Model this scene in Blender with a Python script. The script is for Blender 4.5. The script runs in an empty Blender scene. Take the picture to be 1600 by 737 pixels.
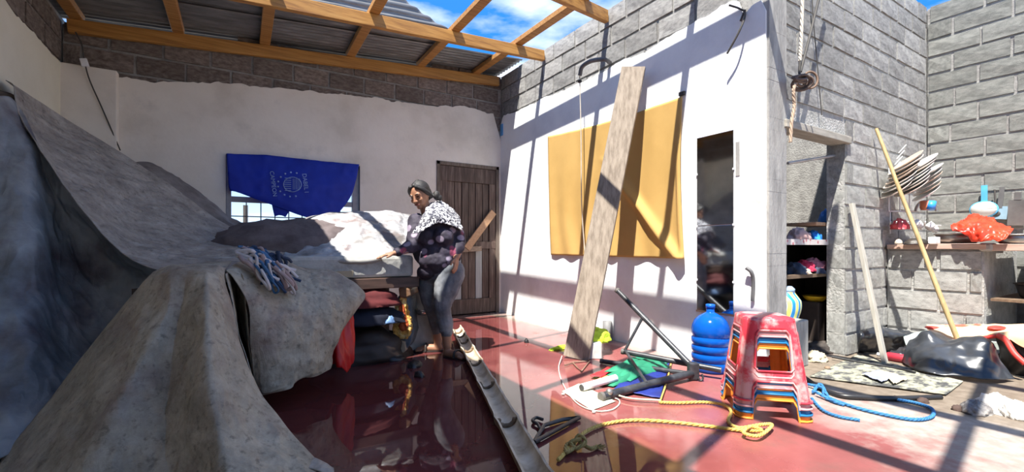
import bpy, bmesh, math, random
from mathutils import Vector, Matrix, Quaternion, noise
random.seed(7)
S = bpy.context.scene
COL = S.collection
PI = math.pi
# ------------------------------------------------------------------ camera
FPX, TH, CH = 700.0, math.radians(31.56), 0.95
FW = Vector((math.sin(TH), math.cos(TH), 0)); RT = Vector((math.cos(TH), -math.sin(TH), 0)); UP = Vector((0, 0, 1))
EYE = Vector((0, 0, CH))
cam = bpy.data.cameras.new('camera'); camo = bpy.data.objects.new('camera', cam); COL.objects.link(camo)
camo.location = EYE; camo.rotation_euler = (PI/2, 0, -TH)
cam.sensor_fit = 'HORIZONTAL'; cam.sensor_width = 36.0; cam.lens = 36.0*FPX/1600.0
cam.shift_y = (385-368.5)/1600.0; cam.clip_start = 0.02
S.camera = camo
# ------------------------------------------------------------------ sky, sun, exposure
wd = bpy.data.worlds.new('sky'); S.world = wd; wd.use_nodes = True
nt = wd.node_tree; nt.nodes.clear()
def N(t, **k):
    n = nt.nodes.new(t)
    for a, b in k.items(): setattr(n, a, b)
    return n
def ramp_set(r, stops):
    e = r.color_ramp.elements
    while len(e) > 1: e.remove(e[-1])
    e[0].position = stops[0][0]; e[0].color = (*stops[0][1], 1) if len(stops[0][1]) == 3 else stops[0][1]
    for p, c in stops[1:]:
        x = e.new(p); x.color = (*c, 1) if len(c) == 3 else c
tc = N('ShaderNodeTexCoord'); sx = N('ShaderNodeSeparateXYZ'); nt.links.new(tc.outputs['Generated'], sx.inputs[0])
gr = N('ShaderNodeValToRGB'); nt.links.new(sx.outputs['Z'], gr.inputs[0])
ramp_set(gr, [(0.0, (.50, .64, .82)), (.10, (.33, .52, .78)), (.34, (.022, .165, .49)), (1.0, (.04, .15, .40))])
mp = N('ShaderNodeMapping'); mp.inputs['Scale'].default_value = (1, 1, 3.0); nt.links.new(tc.outputs['Generated'], mp.inputs[0])
nz = N('ShaderNodeTexNoise'); nz.inputs['Scale'].default_value = 3.2; nz.inputs['Detail'].default_value = 7; nt.links.new(mp.outputs[0], nz.inputs['Vector'])
cr = N('ShaderNodeValToRGB'); nt.links.new(nz.outputs['Fac'], cr.inputs[0]); ramp_set(cr, [(.50, (0, 0, 0)), (.72, (.85, .85, .85))])
mx = N('ShaderNodeMixRGB'); nt.links.new(cr.outputs[0], mx.inputs[0]); nt.links.new(gr.outputs[0], mx.inputs[1]); mx.inputs[2].default_value = (.95, .97, 1.0, 1)
bg = N('ShaderNodeBackground'); bg.inputs['Strength'].default_value = 1.3; nt.links.new(mx.outputs[0], bg.inputs[0])
wo = N('ShaderNodeOutputWorld'); nt.links.new(bg.outputs[0], wo.inputs[0])
KX, KY = .43, .25
sl = bpy.data.lights.new('sun', 'SUN'); sl.energy = 7.3; sl.angle = math.radians(.6); sl.color = (1.0, .96, .88)
so = bpy.data.objects.new('sun', sl); COL.objects.link(so)
so.rotation_euler = Vector((KX, KY, -1)).to_track_quat('-Z', 'Y').to_euler(); so.location = (-4, -2, 9)
vs = S.view_settings; vs.view_transform = 'Standard'; vs.look = 'None'; vs.gamma = 1.0; vs.use_curve_mapping = False; vs.exposure = 0.78
# ------------------------------------------------------------------ helpers: place
def ray(u, v): return FW + RT*((u-800)/FPX) + UP*((385-v)/FPX)
def D(u, v, d): return EYE + ray(u, v)*d
def G(u, v, z=0.0): r = ray(u, v); return EYE + r*((z-CH)/r.z)
def AX(u, v, X): r = ray(u, v); return EYE + r*(X/r.x)
def AY(u, v, Y): r = ray(u, v); return EYE + r*(Y/r.y)
# ------------------------------------------------------------------ helpers: objects
WL = {}
def thing(name, label, cat, loc, group=None):
    o = bpy.data.objects.new(name, None); COL.objects.link(o); o.empty_display_size = .1
    o.location = loc; WL[o] = Vector(loc); o['label'] = label; o['category'] = cat
    if group: o['group'] = group
    return o
def tag(o, label, cat, group=None, kind=None):
    o['label'] = label; o['category'] = cat
    if group: o['group'] = group
    if kind: o['kind'] = kind
    return o
class MB:
    def __init__(s): s.v = []; s.f = []; s.smooth = []
    def add(s, vs, fs, sm=False, M=None):
        b = len(s.v)
        for p in vs:
            p = Vector(p)
            s.v.append(M @ p if M is not None else p)
        for q in fs: s.f.append(tuple(b+i for i in q)); s.smooth.append(sm)
        return s
    def box(s, lo, hi, M=None):
        x0, y0, z0 = lo; x1, y1, z1 = hi
        return s.add([(x0,y0,z0),(x1,y0,z0),(x1,y1,z0),(x0,y1,z0),(x0,y0,z1),(x1,y0,z1),(x1,y1,z1),(x0,y1,z1)],
              [(0,3,2,1),(4,5,6,7),(0,1,5,4),(1,2,6,5),(2,3,7,6),(3,0,4,7)], M=M)
    def beam(s, a, b, w, h, up=UP, roll=0.0):
        a = Vector(a); b = Vector(b); d = (b-a); L = d.length; d.normalize()
        x = d.cross(Vector(up)).normalized(); z = x.cross(d)
        if roll: q = Quaternion(d, roll); x = q @ x; z = q @ z
        M = Matrix((( x.x, d.x, z.x, a.x),(x.y, d.y, z.y, a.y),(x.z, d.z, z.z, a.z),(0,0,0,1)))
        c = min(w, h)*.08
        # chamfered cross-section
        pr = [(-w/2+c,-h/2),(w/2-c,-h/2),(w/2,-h/2+c),(w/2,h/2-c),(w/2-c,h/2),(-w/2+c,h/2),(-w/2,h/2-c),(-w/2,-h/2+c)]
        vs = [(p[0],0,p[1]) for p in pr]+[(p[0],L,p[1]) for p in pr]
        fs = [(i,(i+1)%8,8+(i+1)%8,8+i) for i in range(8)]+[tuple(range(7,-1,-1)),tuple(range(8,16))]
        return s.add(vs, [f[::-1] for f in fs], M=M)
    def tube(s, pts, r, seg=8, cap=True, sm=True):
        pts = [Vector(p) for p in pts]; n = len(pts)
        rs = r if isinstance(r, (list, tuple)) else [r]*n
        t0 = (pts[1]-pts[0]).normalized()
        nx = t0.orthogonal().normalized(); vs = []; fs = []
        for i in range(n):
            t = (pts[min(i+1,n-1)]-pts[max(i-1,0)])
            t = t.normalized() if t.length > 1e-9 else t0
            nx = (nx - t*nx.dot(t)); nx = nx.normalized() if nx.length > 1e-6 else t.orthogonal().normalized()
            ny = t.cross(nx)
            for k in range(seg):
                a = 2*PI*k/seg; vs.append(pts[i]+(nx*math.cos(a)+ny*math.sin(a))*rs[i])
        for i in range(n-1):
            for k in range(seg):
                fs.append((i*seg+k, i*seg+(k+1)%seg, (i+1)*seg+(k+1)%seg, (i+1)*seg+k))
        s.add(vs, fs, sm)
        if cap:
            s.add(vs[:seg], [tuple(range(seg-1,-1,-1))]); s.add(vs[-seg:], [tuple(range(seg))])
        return s
    def lathe(s, prof, M=None, seg=20, sm=True):
        vs = []; fs = []
        for (r, z) in prof:
            for k in range(seg):
                a = 2*PI*k/seg; vs.append((r*math.cos(a), r*math.sin(a), z))
        for i in range(len(prof)-1):
            for k in range(seg):
                fs.append((i*seg+k, i*seg+(k+1)%seg, (i+1)*seg+(k+1)%seg, (i+1)*seg+k))
        if prof[0][0] > 1e-4: fs.append(tuple(range(seg-1,-1,-1)))
        if prof[-1][0] > 1e-4: fs.append(tuple((len(prof)-1)*seg+k for k in range(seg)))
        return s.add(vs, fs, sm, M)
    def ball(s, c, r, M=None, seg=14, rings=9):
        r = r if isinstance(r, (list, tuple)) else (r, r, r); vs = []; fs = []
        for i in range(rings+1):
            t = PI*i/rings
            for k in range(seg):
                a = 2*PI*k/seg; p = Vector((r[0]*math.sin(t)*math.cos(a), r[1]*math.sin(t)*math.sin(a), r[2]*math.cos(t)))
                if M is not None: p = M @ p
                vs.append(p+Vector(c))
        for i in range(rings):
            for k in range(seg): fs.append((i*seg+k, (i+1)*seg+k, (i+1)*seg+(k+1)%seg, i*seg+(k+1)%seg))
        return s.add(vs, fs, True)
    def grid(s, P, sm=True):
        n = len(P); m = len(P[0]); vs = [p for r in P for p in r]; fs = []
        for i in range(n-1):
            for j in range(m-1): fs.append((i*m+j, i*m+j+1, (i+1)*m+j+1, (i+1)*m+j))
        return s.add(vs, fs, sm)
    def mesh(s, name, centre):
        me = bpy.data.meshes.new(name)
        me.from_pydata([p-centre for p in s.v], [], s.f)
        me.polygons.foreach_set('use_smooth', s.smooth); me.update()
        return me
    def build(s, name, mat, parent=None, label=None, solid=None, weld=False, kind=None, bevel=None, offset=0.0):
        xs = [p.x for p in s.v]; ys = [p.y for p in s.v]; zs = [p.z for p in s.v]
        c = Vector(((min(xs)+max(xs))/2, (min(ys)+max(ys))/2, min(zs)))
        me = s.mesh(name, c); o = bpy.data.objects.new(name, me); COL.objects.link(o)
        if mat is not None: me.materials.append(mat)
        if weld:
            bm = bmesh.new(); bm.from_mesh(me); bmesh.ops.remove_doubles(bm, verts=bm.verts, dist=1e-5); bm.to_mesh(me); bm.free()
        WL[o] = c
        if parent is not None: o.parent = parent; o.location = c-WL[parent]
        else: o.location = c
        if solid: m = o.modifiers.new('solid', 'SOLIDIFY'); m.thickness = solid; m.offset = offset
        if bevel: m = o.modifiers.new('bevel', 'BEVEL'); m.width = bevel; m.segments = 2; m.limit_method = 'ANGLE'
        if label: o['label'] = label
        if kind: o['kind'] = kind
        return o
def struct(o): o['kind'] = 'structure'; return o
def cat1(p0, p1, p2, p3, t):
    return .5*((2*p1)+(p2-p0)*t+(2*p0-5*p1+4*p2-p3)*t*t+(3*p1-p0-3*p2+p3)*t*t*t)
def spline(pts, n):
    pts = [Vector(p) for p in pts]; out = []; m = len(pts)-1
    for i in range(n+1):
        x = i/n*m; k = min(int(x), m-1); t = x-k
        p0 = pts[k-1] if k > 0 else 2*pts[0]-pts[1]; p3 = pts[k+2] if k+2 <= m else 2*pts[m]-pts[m-1]
        out.append(cat1(p0, pts[k], pts[k+1], p3, t))
    return out
def surf(rows, nu, nv):
    rr = [spline(r, nv) for r in rows]
    cols = [spline([rr[i][j] for i in range(len(rr))], nu) for j in range(nv+1)]
    return [[cols[j][i] for j in range(nv+1)] for i in range(nu+1)]
def facet(q):
    """crumpled-sheet relief: flat facets that meet in sharp creases"""
    d, _ = noise.voronoi(q, distance_metric='MANHATTAN')
    return d[0]-.55
def wrinkle(P, amp, sc, seed=0, aniso=None, fine=.3, crumple=0.0, csc=5.0):
    n = len(P); m = len(P[0]); out = []
    off = Vector((seed*7.3, seed*3.1, seed*1.7))
    for i in range(n):
        row = []
        for j in range(m):
            a = P[min(i+1,n-1)][j]-P[max(i-1,0)][j]; b = P[i][min(j+1,m-1)]-P[i][max(j-1,0)]
            nn = a.cross(b); nn = nn.normalized() if nn.length > 1e-12 else UP.copy()
            p = P[i][j]; q = p if aniso is None else Vector((p.x*aniso[0], p.y*aniso[1], p.z*aniso[2]))
            h = 1-abs(noise.noise(q*sc+off))*2.0
            h2 = 1-abs(noise.noise(q*sc*2.7+off*2))*2.0
            h3 = noise.noise(q*sc*7+off)+.8*(.5-abs(noise.noise(q*sc*4.3+off*3))*2)
            k = 0.0
            if crumple:
                ef = min(1, .25+8*min(i/(n-1), 1-i/(n-1), j/(m-1), 1-j/(m-1)))
                w = Vector((noise.noise(q*csc*.5+off), noise.noise(q*csc*.5+off*2), noise.noise(q*csc*.5-off)))*.5
                k = ef*crumple*(facet(q*csc+w+off)+.45*facet(q*csc*2.3+w*2-off))
            ea = min(1, .3+7*min(i/(n-1), 1-i/(n-1), j/(m-1), 1-j/(m-1))) if crumple else 1
            row.append(p+nn*(ea*amp*(h*.6+h2*fine+h3*fine*.4)+k))
        out.append(row)
    return out
def pleat(rows, nu, per, smooth=2):
    """cloth that runs smoothly down its rows and breaks in straight folds at its columns"""
    cols = [spline([r[j] for r in rows], nu) for j in range(len(rows[0]))]
    P = []
    for i in range(nu+1):
        row = []
        for j in range(len(cols)-1):
            for k in range(per): row.append(cols[j][i].lerp(cols[j+1][i], k/per))
        row.append(cols[-1][i].copy()); P.append(row)
    for _ in range(smooth):
        for r in P:
            q = [p.copy() for p in r]
            for j in range(1, len(r)-1): r[j] = q[j]*.5+(q[j-1]+q[j+1])*.25
    return P
def cloth(name, rows, nu, nv, mat, amp=.02, sc=4, seed=0, parent=None, thick=.004, aniso=None, fine=.3, label=None, crumple=0.0, csc=5.0):
    P = wrinkle(surf(rows, nu, nv), amp, sc, seed, aniso, fine, crumple, csc)
    return MB().grid(P).build(name, mat, parent, label=label, solid=thick)
def rag(name, c, size, mat, seed=0, rot=0.0, parent=None, amp=.35, seg=40):
    """a crumpled cloth heap lying on z=c.z"""
    P = []; off = Vector((seed*5.1, seed*2.3, seed)); rings = max(12, seg//2)
    for i in range(rings+1):
        t = PI*i/rings; row = []
        for k in range(seg+1):
            a = 2*PI*(k % seg)/seg; d = Vector((math.sin(t)*math.cos(a), math.sin(t)*math.sin(a), math.cos(t)))
            h = 1+amp*(1.2*(1-2*abs(noise.noise(d*1.7+off)))*.7+.6*(1-2*abs(noise.noise(d*3.9+off))))
            p = Vector((d.x*size[0]*h, d.y*size[1]*h, max(0, d.z*h)*size[2] if d.z > -.2 else 0))
            row.append(Matrix.Rotation(rot, 3, 'Z') @ p + Vector(c))
        P.append(row)
    return MB().grid(P).build(name, mat, parent, weld=True)
# ------------------------------------------------------------------ helpers: materials
MATS = {}
def mat(name, cols, rough=.7, sc=6, bump=0.0, bsc=40, metal=0.0, rand=0.0, detail=6, nrough=.62, trans=0.0, stretch=None, spec=.5, subs=None, pos=(.35,.65), coat=0.0, alpha=None):
    """base colour = noise between the given colours (+ a shift per object); fine relief from noise"""
    if name in MATS: return MATS[name]
    m = bpy.data.materials.new(name); m.use_nodes = True; t = m.node_tree; n = t.nodes; L = t.links
    b = n['Principled BSDF']
    tcn = n.new('ShaderNodeTexCoord'); mpn = n.new('ShaderNodeMapping'); L.new(tcn.outputs['Object'], mpn.inputs[0])
    if stretch: mpn.inputs['Scale'].default_value = stretch
    oi = n.new('ShaderNodeObjectInfo')
    va = n.new('ShaderNodeVectorMath'); va.operation = 'SCALE'; va.inputs[0].default_value = (17, 31, 23); L.new(oi.outputs['Random'], va.inputs['Scale'])
    L.new(va.outputs[0], mpn.inputs['Location'])
    nz = n.new('ShaderNodeTexNoise'); nz.inputs['Scale'].default_value = sc; nz.inputs['Detail'].default_value = detail; nz.inputs['Roughness'].default_value = nrough
    L.new(mpn.outputs[0], nz.inputs['Vector'])
    cr = n.new('ShaderNodeValToRGB'); L.new(nz.outputs['Fac'], cr.inputs[0])
    k = len(cols); ramp_set(cr, [(pos[0]+(pos[1]-pos[0])*(i/(k-1) if k > 1 else 0), c) for i, c in enumerate(cols)])
    out = cr.outputs[0]
    if rand:
        mr = n.new('ShaderNodeMapRange'); L.new(oi.outputs['Random'], mr.inputs[0]); mr.inputs[3].default_value = 1-rand; mr.inputs[4].default_value = 1+rand
        mm = n.new('ShaderNodeVectorMath'); mm.operation = 'SCALE'; L.new(out, mm.inputs[0]); L.new(mr.outputs[0], mm.inputs['Scale']); out = mm.outputs[0]
    L.new(out, b.inputs['Base Color'])
    b.inputs['Roughness'].default_value = rough; b.inputs['Metallic'].default_value = metal
    b.inputs['Specular IOR Level'].default_value = spec
    if coat: b.inputs['Coat Weight'].default_value = coat; b.inputs['Coat Roughness'].default_value = .15
    if bump:
        nb = n.new('ShaderNodeTexNoise'); nb.inputs['Scale'].default_value = bsc; nb.inputs['Detail'].default_value = 4; L.new(mpn.outputs[0], nb.inputs['Vector'])
        bp = n.new('ShaderNodeBump'); bp.inputs['Strength'].default_value = 1.0; bp.inputs['Distance'].default_value = bump
        L.new(nb.outputs['Fac'], bp.inputs['Height']); L.new(bp.outputs[0], b.inputs['Normal'])
    if trans:
        tr = n.new('ShaderNodeBsdfTranslucent'); L.new(out, tr.inputs[0]); ms = n.new('ShaderNodeMixShader'); ms.inputs[0].default_value = trans
        o = n['Material Output']; L.new(b.outputs[0], ms.inputs[1]); L.new(tr.outputs[0], ms.inputs[2]); L.new(ms.outputs[0], o.inputs[0])
    MATS[name] = m; return m
def extra(m):
    """node shortcuts on a finished material"""
    t = m.node_tree; return t, t.nodes, t.links, t.nodes['Principled BSDF']
def plain(name, c, rough=.5, **k):
    c2 = tuple(min(1, x*1.18) for x in c); c1 = tuple(x*.82 for x in c)
    return mat(name, [c1, c2], rough=rough, **k)
def voronoi_mix(m, colour, sc, lo, hi, stretch=None, feature='F1'):
    """lay a second colour over the base colour in voronoi-shaped flecks"""
    t, n, L, b = extra(m)
    src = b.inputs['Base Color'].links[0].from_socket
    tcn = n.new('ShaderNodeTexCoord'); v = n.new('ShaderNodeTexVoronoi'); v.inputs['Scale'].default_value = sc; v.feature = feature
    mpn = n.new('ShaderNodeMapping'); L.new(tcn.outputs['Object'], mpn.inputs[0]); L.new(mpn.outputs[0], v.inputs['Vector'])
    if stretch: mpn.inputs['Scale'].default_value = stretch
    r = n.new('ShaderNodeValToRGB'); ramp_set(r, [(lo, (1,1,1)), (hi, (0,0,0))]); L.new(v.outputs['Distance'], r.inputs[0])
    x = n.new('ShaderNodeMixRGB'); L.new(r.outputs[0], x.inputs[0]); L.new(src, x.inputs[1]); x.inputs[2].default_value = (*colour, 1)
    L.new(x.outputs[0], b.inputs['Base Color']); return m
def blotch(m, colour, sc, lo, hi, seed=0.0, amount=1.0, stretch=None):
    """dirt: a second colour in noise-shaped patches"""
    t, n, L, b = extra(m)
    src = b.inputs['Base Color'].links[0].from_socket
    tcn = n.new('ShaderNodeTexCoord'); mpn = n.new('ShaderNodeMapping'); mpn.inputs['Location'].default_value = (seed, seed*1.7, seed*.6)
    if stretch: mpn.inputs['Scale'].default_value = stretch
    L.new(tcn.outputs['Object'], mpn.inputs[0]); v = n.new('ShaderNodeTexNoise'); v.inputs['Scale'].default_value = sc; v.inputs['Detail'].default_value = 8; v.inputs['Roughness'].default_value = .65
    L.new(mpn.outputs[0], v.inputs['Vector'])
    r = n.new('ShaderNodeValToRGB'); ramp_set(r, [(lo, (0,0,0)), (hi, (amount,)*3)]); L.new(v.outputs['Fac'], r.inputs[0])
    x = n.new('ShaderNodeMixRGB'); L.new(r.outputs[0], x.inputs[0]); L.new(src, x.inputs[1]); x.inputs[2].default_value = (*colour, 1)
    L.new(x.outputs[0], b.inputs['Base Color']); return m
def spot(m, colour, centre, rad, amount=.6):
    """a stain with its own place on the wall"""
    t, n, L, b = extra(m)
    src = b.inputs['Base Color'].links[0].from_socket
    g = n.new('ShaderNodeNewGeometry'); d = n.new('ShaderNodeVectorMath'); d.operation = 'DISTANCE'; d.inputs[1].default_value = centre; L.new(g.outputs['Position'], d.inputs[0])
    v = n.new('ShaderNodeTexNoise'); v.inputs['Scale'].default_value = 9; v.inputs['Detail'].default_value = 6; L.new(g.outputs['Position'], v.inputs['Vector'])
    a = n.new('ShaderNodeMath'); a.operation = 'MULTIPLY_ADD'; L.new(v.outputs['Fac'], a.inputs[0]); a.inputs[1].default_value = rad*1.4; L.new(d.outputs['Value'], a.inputs[2])
    r = n.new('ShaderNodeMapRange'); L.new(a.outputs[0], r.inputs[0]); r.inputs[1].default_value = rad*.5; r.inputs[2].default_value = rad*1.5; r.inputs[3].default_value = amount; r.inputs[4].default_value = 0
    x = n.new('ShaderNodeMixRGB'); L.new(r.outputs[0], x.inputs[0]); L.new(src, x.inputs[1]); x.inputs[2].default_value = (*colour, 1)
    L.new(x.outputs[0], b.inputs['Base Color']); return m

def crease_bump(m, sc, dist, stretch=(1,1,1)):
    """network of sharp fold lines, laid over whatever relief the material has"""
    t, n, L, b = extra(m)
    tcn = n.new('ShaderNodeTexCoord'); mpn = n.new('ShaderNodeMapping'); mpn.inputs['Scale'].default_value = stretch; L.new(tcn.outputs['Object'], mpn.inputs[0])
    nz = n.new('ShaderNodeTexNoise'); nz.inputs['Scale'].default_value = sc*.6; L.new(mpn.outputs[0], nz.inputs['Vector'])
    ad = n.new('ShaderNodeVectorMath'); ad.operation = 'MULTIPLY_ADD'; L.new(nz.outputs['Color'], ad.inputs[0]); ad.inputs[1].default_value = (.5/sc*2,)*3; L.new(mpn.outputs[0], ad.inputs[2])
    last = b.inputs['Normal'].links[0].from_socket if b.inputs['Normal'].links else None
    for k, (s_, d_) in enumerate(((sc, dist), (sc*2.6, dist*.5))):
        v = n.new('ShaderNodeTexVoronoi'); v.feature = 'F1'; v.distance = 'MANHATTAN'; v.inputs['Scale'].default_value = s_; L.new(ad.outputs[0], v.inputs['Vector'])
        bp = n.new('ShaderNodeBump'); bp.inputs['Distance'].default_value = d_; bp.inputs['Strength'].default_value = .8; L.new(v.outputs['Distance'], bp.inputs['Height'])
        if last: L.new(last, bp.inputs['Normal'])
        last = bp.outputs[0]
    L.new(last, b.inputs['Normal']); return m
# ------------------------------------------------------------------ key dimensions
WX, BY, LX, FY, RX = 3.28, 5.64, -1.36, 1.79, 6.40       # right wall, back wall, left wall, kitchen wall, far right wall
# ------------------------------------------------------------------ materials of the shell
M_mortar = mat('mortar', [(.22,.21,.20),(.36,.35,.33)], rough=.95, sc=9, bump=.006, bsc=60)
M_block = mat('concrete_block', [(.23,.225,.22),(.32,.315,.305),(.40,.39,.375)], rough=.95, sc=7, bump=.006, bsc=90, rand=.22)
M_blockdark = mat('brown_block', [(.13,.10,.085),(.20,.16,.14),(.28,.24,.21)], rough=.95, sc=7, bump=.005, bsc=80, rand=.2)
M_blocklight = mat('pale_block', [(.28,.28,.265),(.38,.38,.36),(.46,.46,.44)], rough=.95, sc=6, bump=.008, bsc=70, rand=.12)
M_blockgreen = mat('grey_green_block', [(.16,.163,.15),(.22,.222,.205),(.28,.28,.255)], rough=.95, sc=5, bump=.006, bsc=80, rand=.14)
M_mortarlight = mat('pale_mortar', [(.30,.30,.28),(.46,.45,.43)], rough=.95, sc=12, bump=.010, bsc=50)
M_white = mat('white_plaster', [(.72,.73,.75),(.80,.81,.82),(.84,.85,.86)], rough=.85, sc=2.2, bump=.002, bsc=30)
M_cream = mat('cream_plaster', [(.64,.585,.51),(.74,.685,.61),(.79,.735,.66)], rough=.85, sc=1.6, bump=.002, bsc=25)
M_creamleft = mat('yellow_cream_plaster', [(.70,.66,.53),(.78,.74,.61)], rough=.85, sc=1.6, bump=.002, bsc=25)
M_conc = mat('cast_concrete', [(.22,.215,.205),(.33,.32,.305),(.42,.41,.385)], rough=.95, sc=5, bump=.004, bsc=45, stretch=(2,2,.5))
for c, r in (((.30,.22,.14), .0),):
    spot(M_white, (.48,.38,.28), AX(1078,318,WX), .22, .55); spot(M_white, (.48,.36,.25), AX(1183,318,WX), .20, .6)
    spot(M_white, (.50,.46,.42), AX(830,455,WX), .35, .35); spot(M_white, (.48,.42,.36), AX(960,470,WX), .3, .3); spot(M_white, (.50,.47,.42), AX(800,480,WX), .25, .45)
blotch(M_cream, (.42,.40,.37), 3.0, .60, .80, 3, .5)
# ------------------------------------------------------------------ floor
def make_floor():
    m = mat('red_painted_concrete', [(.20,.055,.052),(.255,.075,.070),(.30,.10,.092)], rough=.2, sc=1.3, detail=5)
    t, n, L, b = extra(m)
    g = n.new('ShaderNodeNewGeometry'); sp = n.new('ShaderNodeSeparateXYZ'); L.new(g.outputs['Position'], sp.inputs[0])
    src = b.inputs['Base Color'].links[0].from_socket
    def nzf(sc, det=6, off=0):
        mp = n.new('ShaderNodeMapping'); mp.inputs['Location'].default_value = (off, off*.7, 0); L.new(g.outputs['Position'], mp.inputs[0])
        q = n.new('ShaderNodeTexNoise'); q.inputs['Scale'].default_value = sc; q.inputs['Detail'].default_value = det; q.inputs['Roughness'].default_value = .65; L.new(mp.outputs[0], q.inputs['Vector']); return q.outputs['Fac']
    def mth(op, a, bb, c=None):
        q = n.new('ShaderNodeMath'); q.operation = op
        for i, x in enumerate((a, bb, c)):
            if x is None: continue
            if isinstance(x, (int, float)): q.inputs[i].default_value = x
            else: L.new(x, q.inputs[i])
        return q.outputs[0]
    def mr(x, a, bb, lo=0.0, hi=1.0):
        q = n.new('ShaderNodeMapRange'); L.new(x, q.inputs[0]); q.inputs[1].default_value = a; q.inputs[2].default_value = bb; q.inputs[3].default_value = lo; q.inputs[4].default_value = hi; return q.outputs[0]
    def mix(f, a, bb):
        q = n.new('ShaderNodeMixRGB'); L.new(f, q.inputs[0])
        if isinstance(a, tuple): q.inputs[1].default_value = (*a, 1)
        else: L.new(a, q.inputs[1])
        if isinstance(bb, tuple): q.inputs[2].default_value = (*bb, 1)
        else: L.new(bb, q.inputs[2])
        return q.outputs[0]
    X = sp.outputs['X']; Y = sp.outputs['Y']
    n1 = nzf(1.1); n2 = nzf(3.7, 8, 4); n3 = nzf(14, 6, 2)
    # mud film and grey scum on the paint
    c = mix(mr(n2, .52, .72, 0, .55), src, (.115,.075,.055))
    c = mix(mr(nzf(2.3, 7, 9), .60, .75, 0, .5), c, (.30,.19,.17))
    # worn paint towards the kitchen: bare pale screed; line runs X - .35*Y
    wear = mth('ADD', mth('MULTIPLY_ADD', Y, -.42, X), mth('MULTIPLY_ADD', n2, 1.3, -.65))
    wf = mr(wear, 2.15, 2.45)
    c2 = mix(mr(n3, .42, .62), (.29,.245,.21), (.37,.32,.285)); c2 = mix(mr(n2, .50, .66, 0, .8), c2, (.29,.12,.105))
    c = mix(wf, c, c2)
    # bare brown screed outside the painted room
    of = mr(mth('MULTIPLY_ADD', n2, .25, mth('MULTIPLY_ADD', Y, .10, X)), 3.62, 3.68)
    c = mix(of, c, mix(mr(n3, .4, .65), (.16,.125,.092), (.235,.19,.145)))
    # pale cement strip along the right wall
    st = mr(mth('MULTIPLY_ADD', n3, .10, X), WX-.16, WX-.10)
    c = mix(mth('MULTIPLY', mth('MULTIPLY', st, mr(Y, 1.8, 2.0)), .55), c, (.50,.36,.32))
    st2 = mr(mth('MULTIPLY_ADD', n3, .08, Y), BY-.20, BY-.15)
    c = mix(mth('MULTIPLY', st2, .7), c, (.52,.40,.36))
    wet_shade = mr(mth('ADD', wear, mth('MULTIPLY_ADD', n1, .7, -.35)), .15, 1.1, 1, 0)
    c = mix(mth('MULTIPLY', wet_shade, .72), c, (.050,.008,.010))  # darkens the wet paint and also paints in the shade on the left
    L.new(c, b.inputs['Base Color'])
    # wet film: mirror-like in the middle, drying towards the right
    wet = mr(mth('ADD', wear, mth('MULTIPLY_ADD', n1, .9, -.45)), 1.0, 2.2, 1, 0)
    ro = mr(wet, 0, 1, .55, .02)
    ro = mth('ADD', ro, mr(n2, .55, .75, 0, .10))
    L.new(ro, b.inputs['Roughness']); b.inputs['Specular IOR Level'].default_value = .75
    bp = n.new('ShaderNodeBump'); bp.inputs['Distance'].default_value = .004; L.new(mr(wet, 0, 1, .45, .012), bp.inputs['Strength']); L.new(n3, bp.inputs['Height']); L.new(bp.outputs[0], b.inputs['Normal'])
    return m
fl = MB()
fl.box((-3.0,-3.0,-.2),(9.0,BY+.2,0.0))
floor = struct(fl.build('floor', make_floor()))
# ground outside, seen by nothing but the sky's light
grd = struct(MB().box((-30,-30,-.6),(30,30,-.25)).build('floor_ground', mat('bare_earth', [(.20,.16,.11),(.28,.23,.16)], rough=.95, sc=1)))
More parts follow.
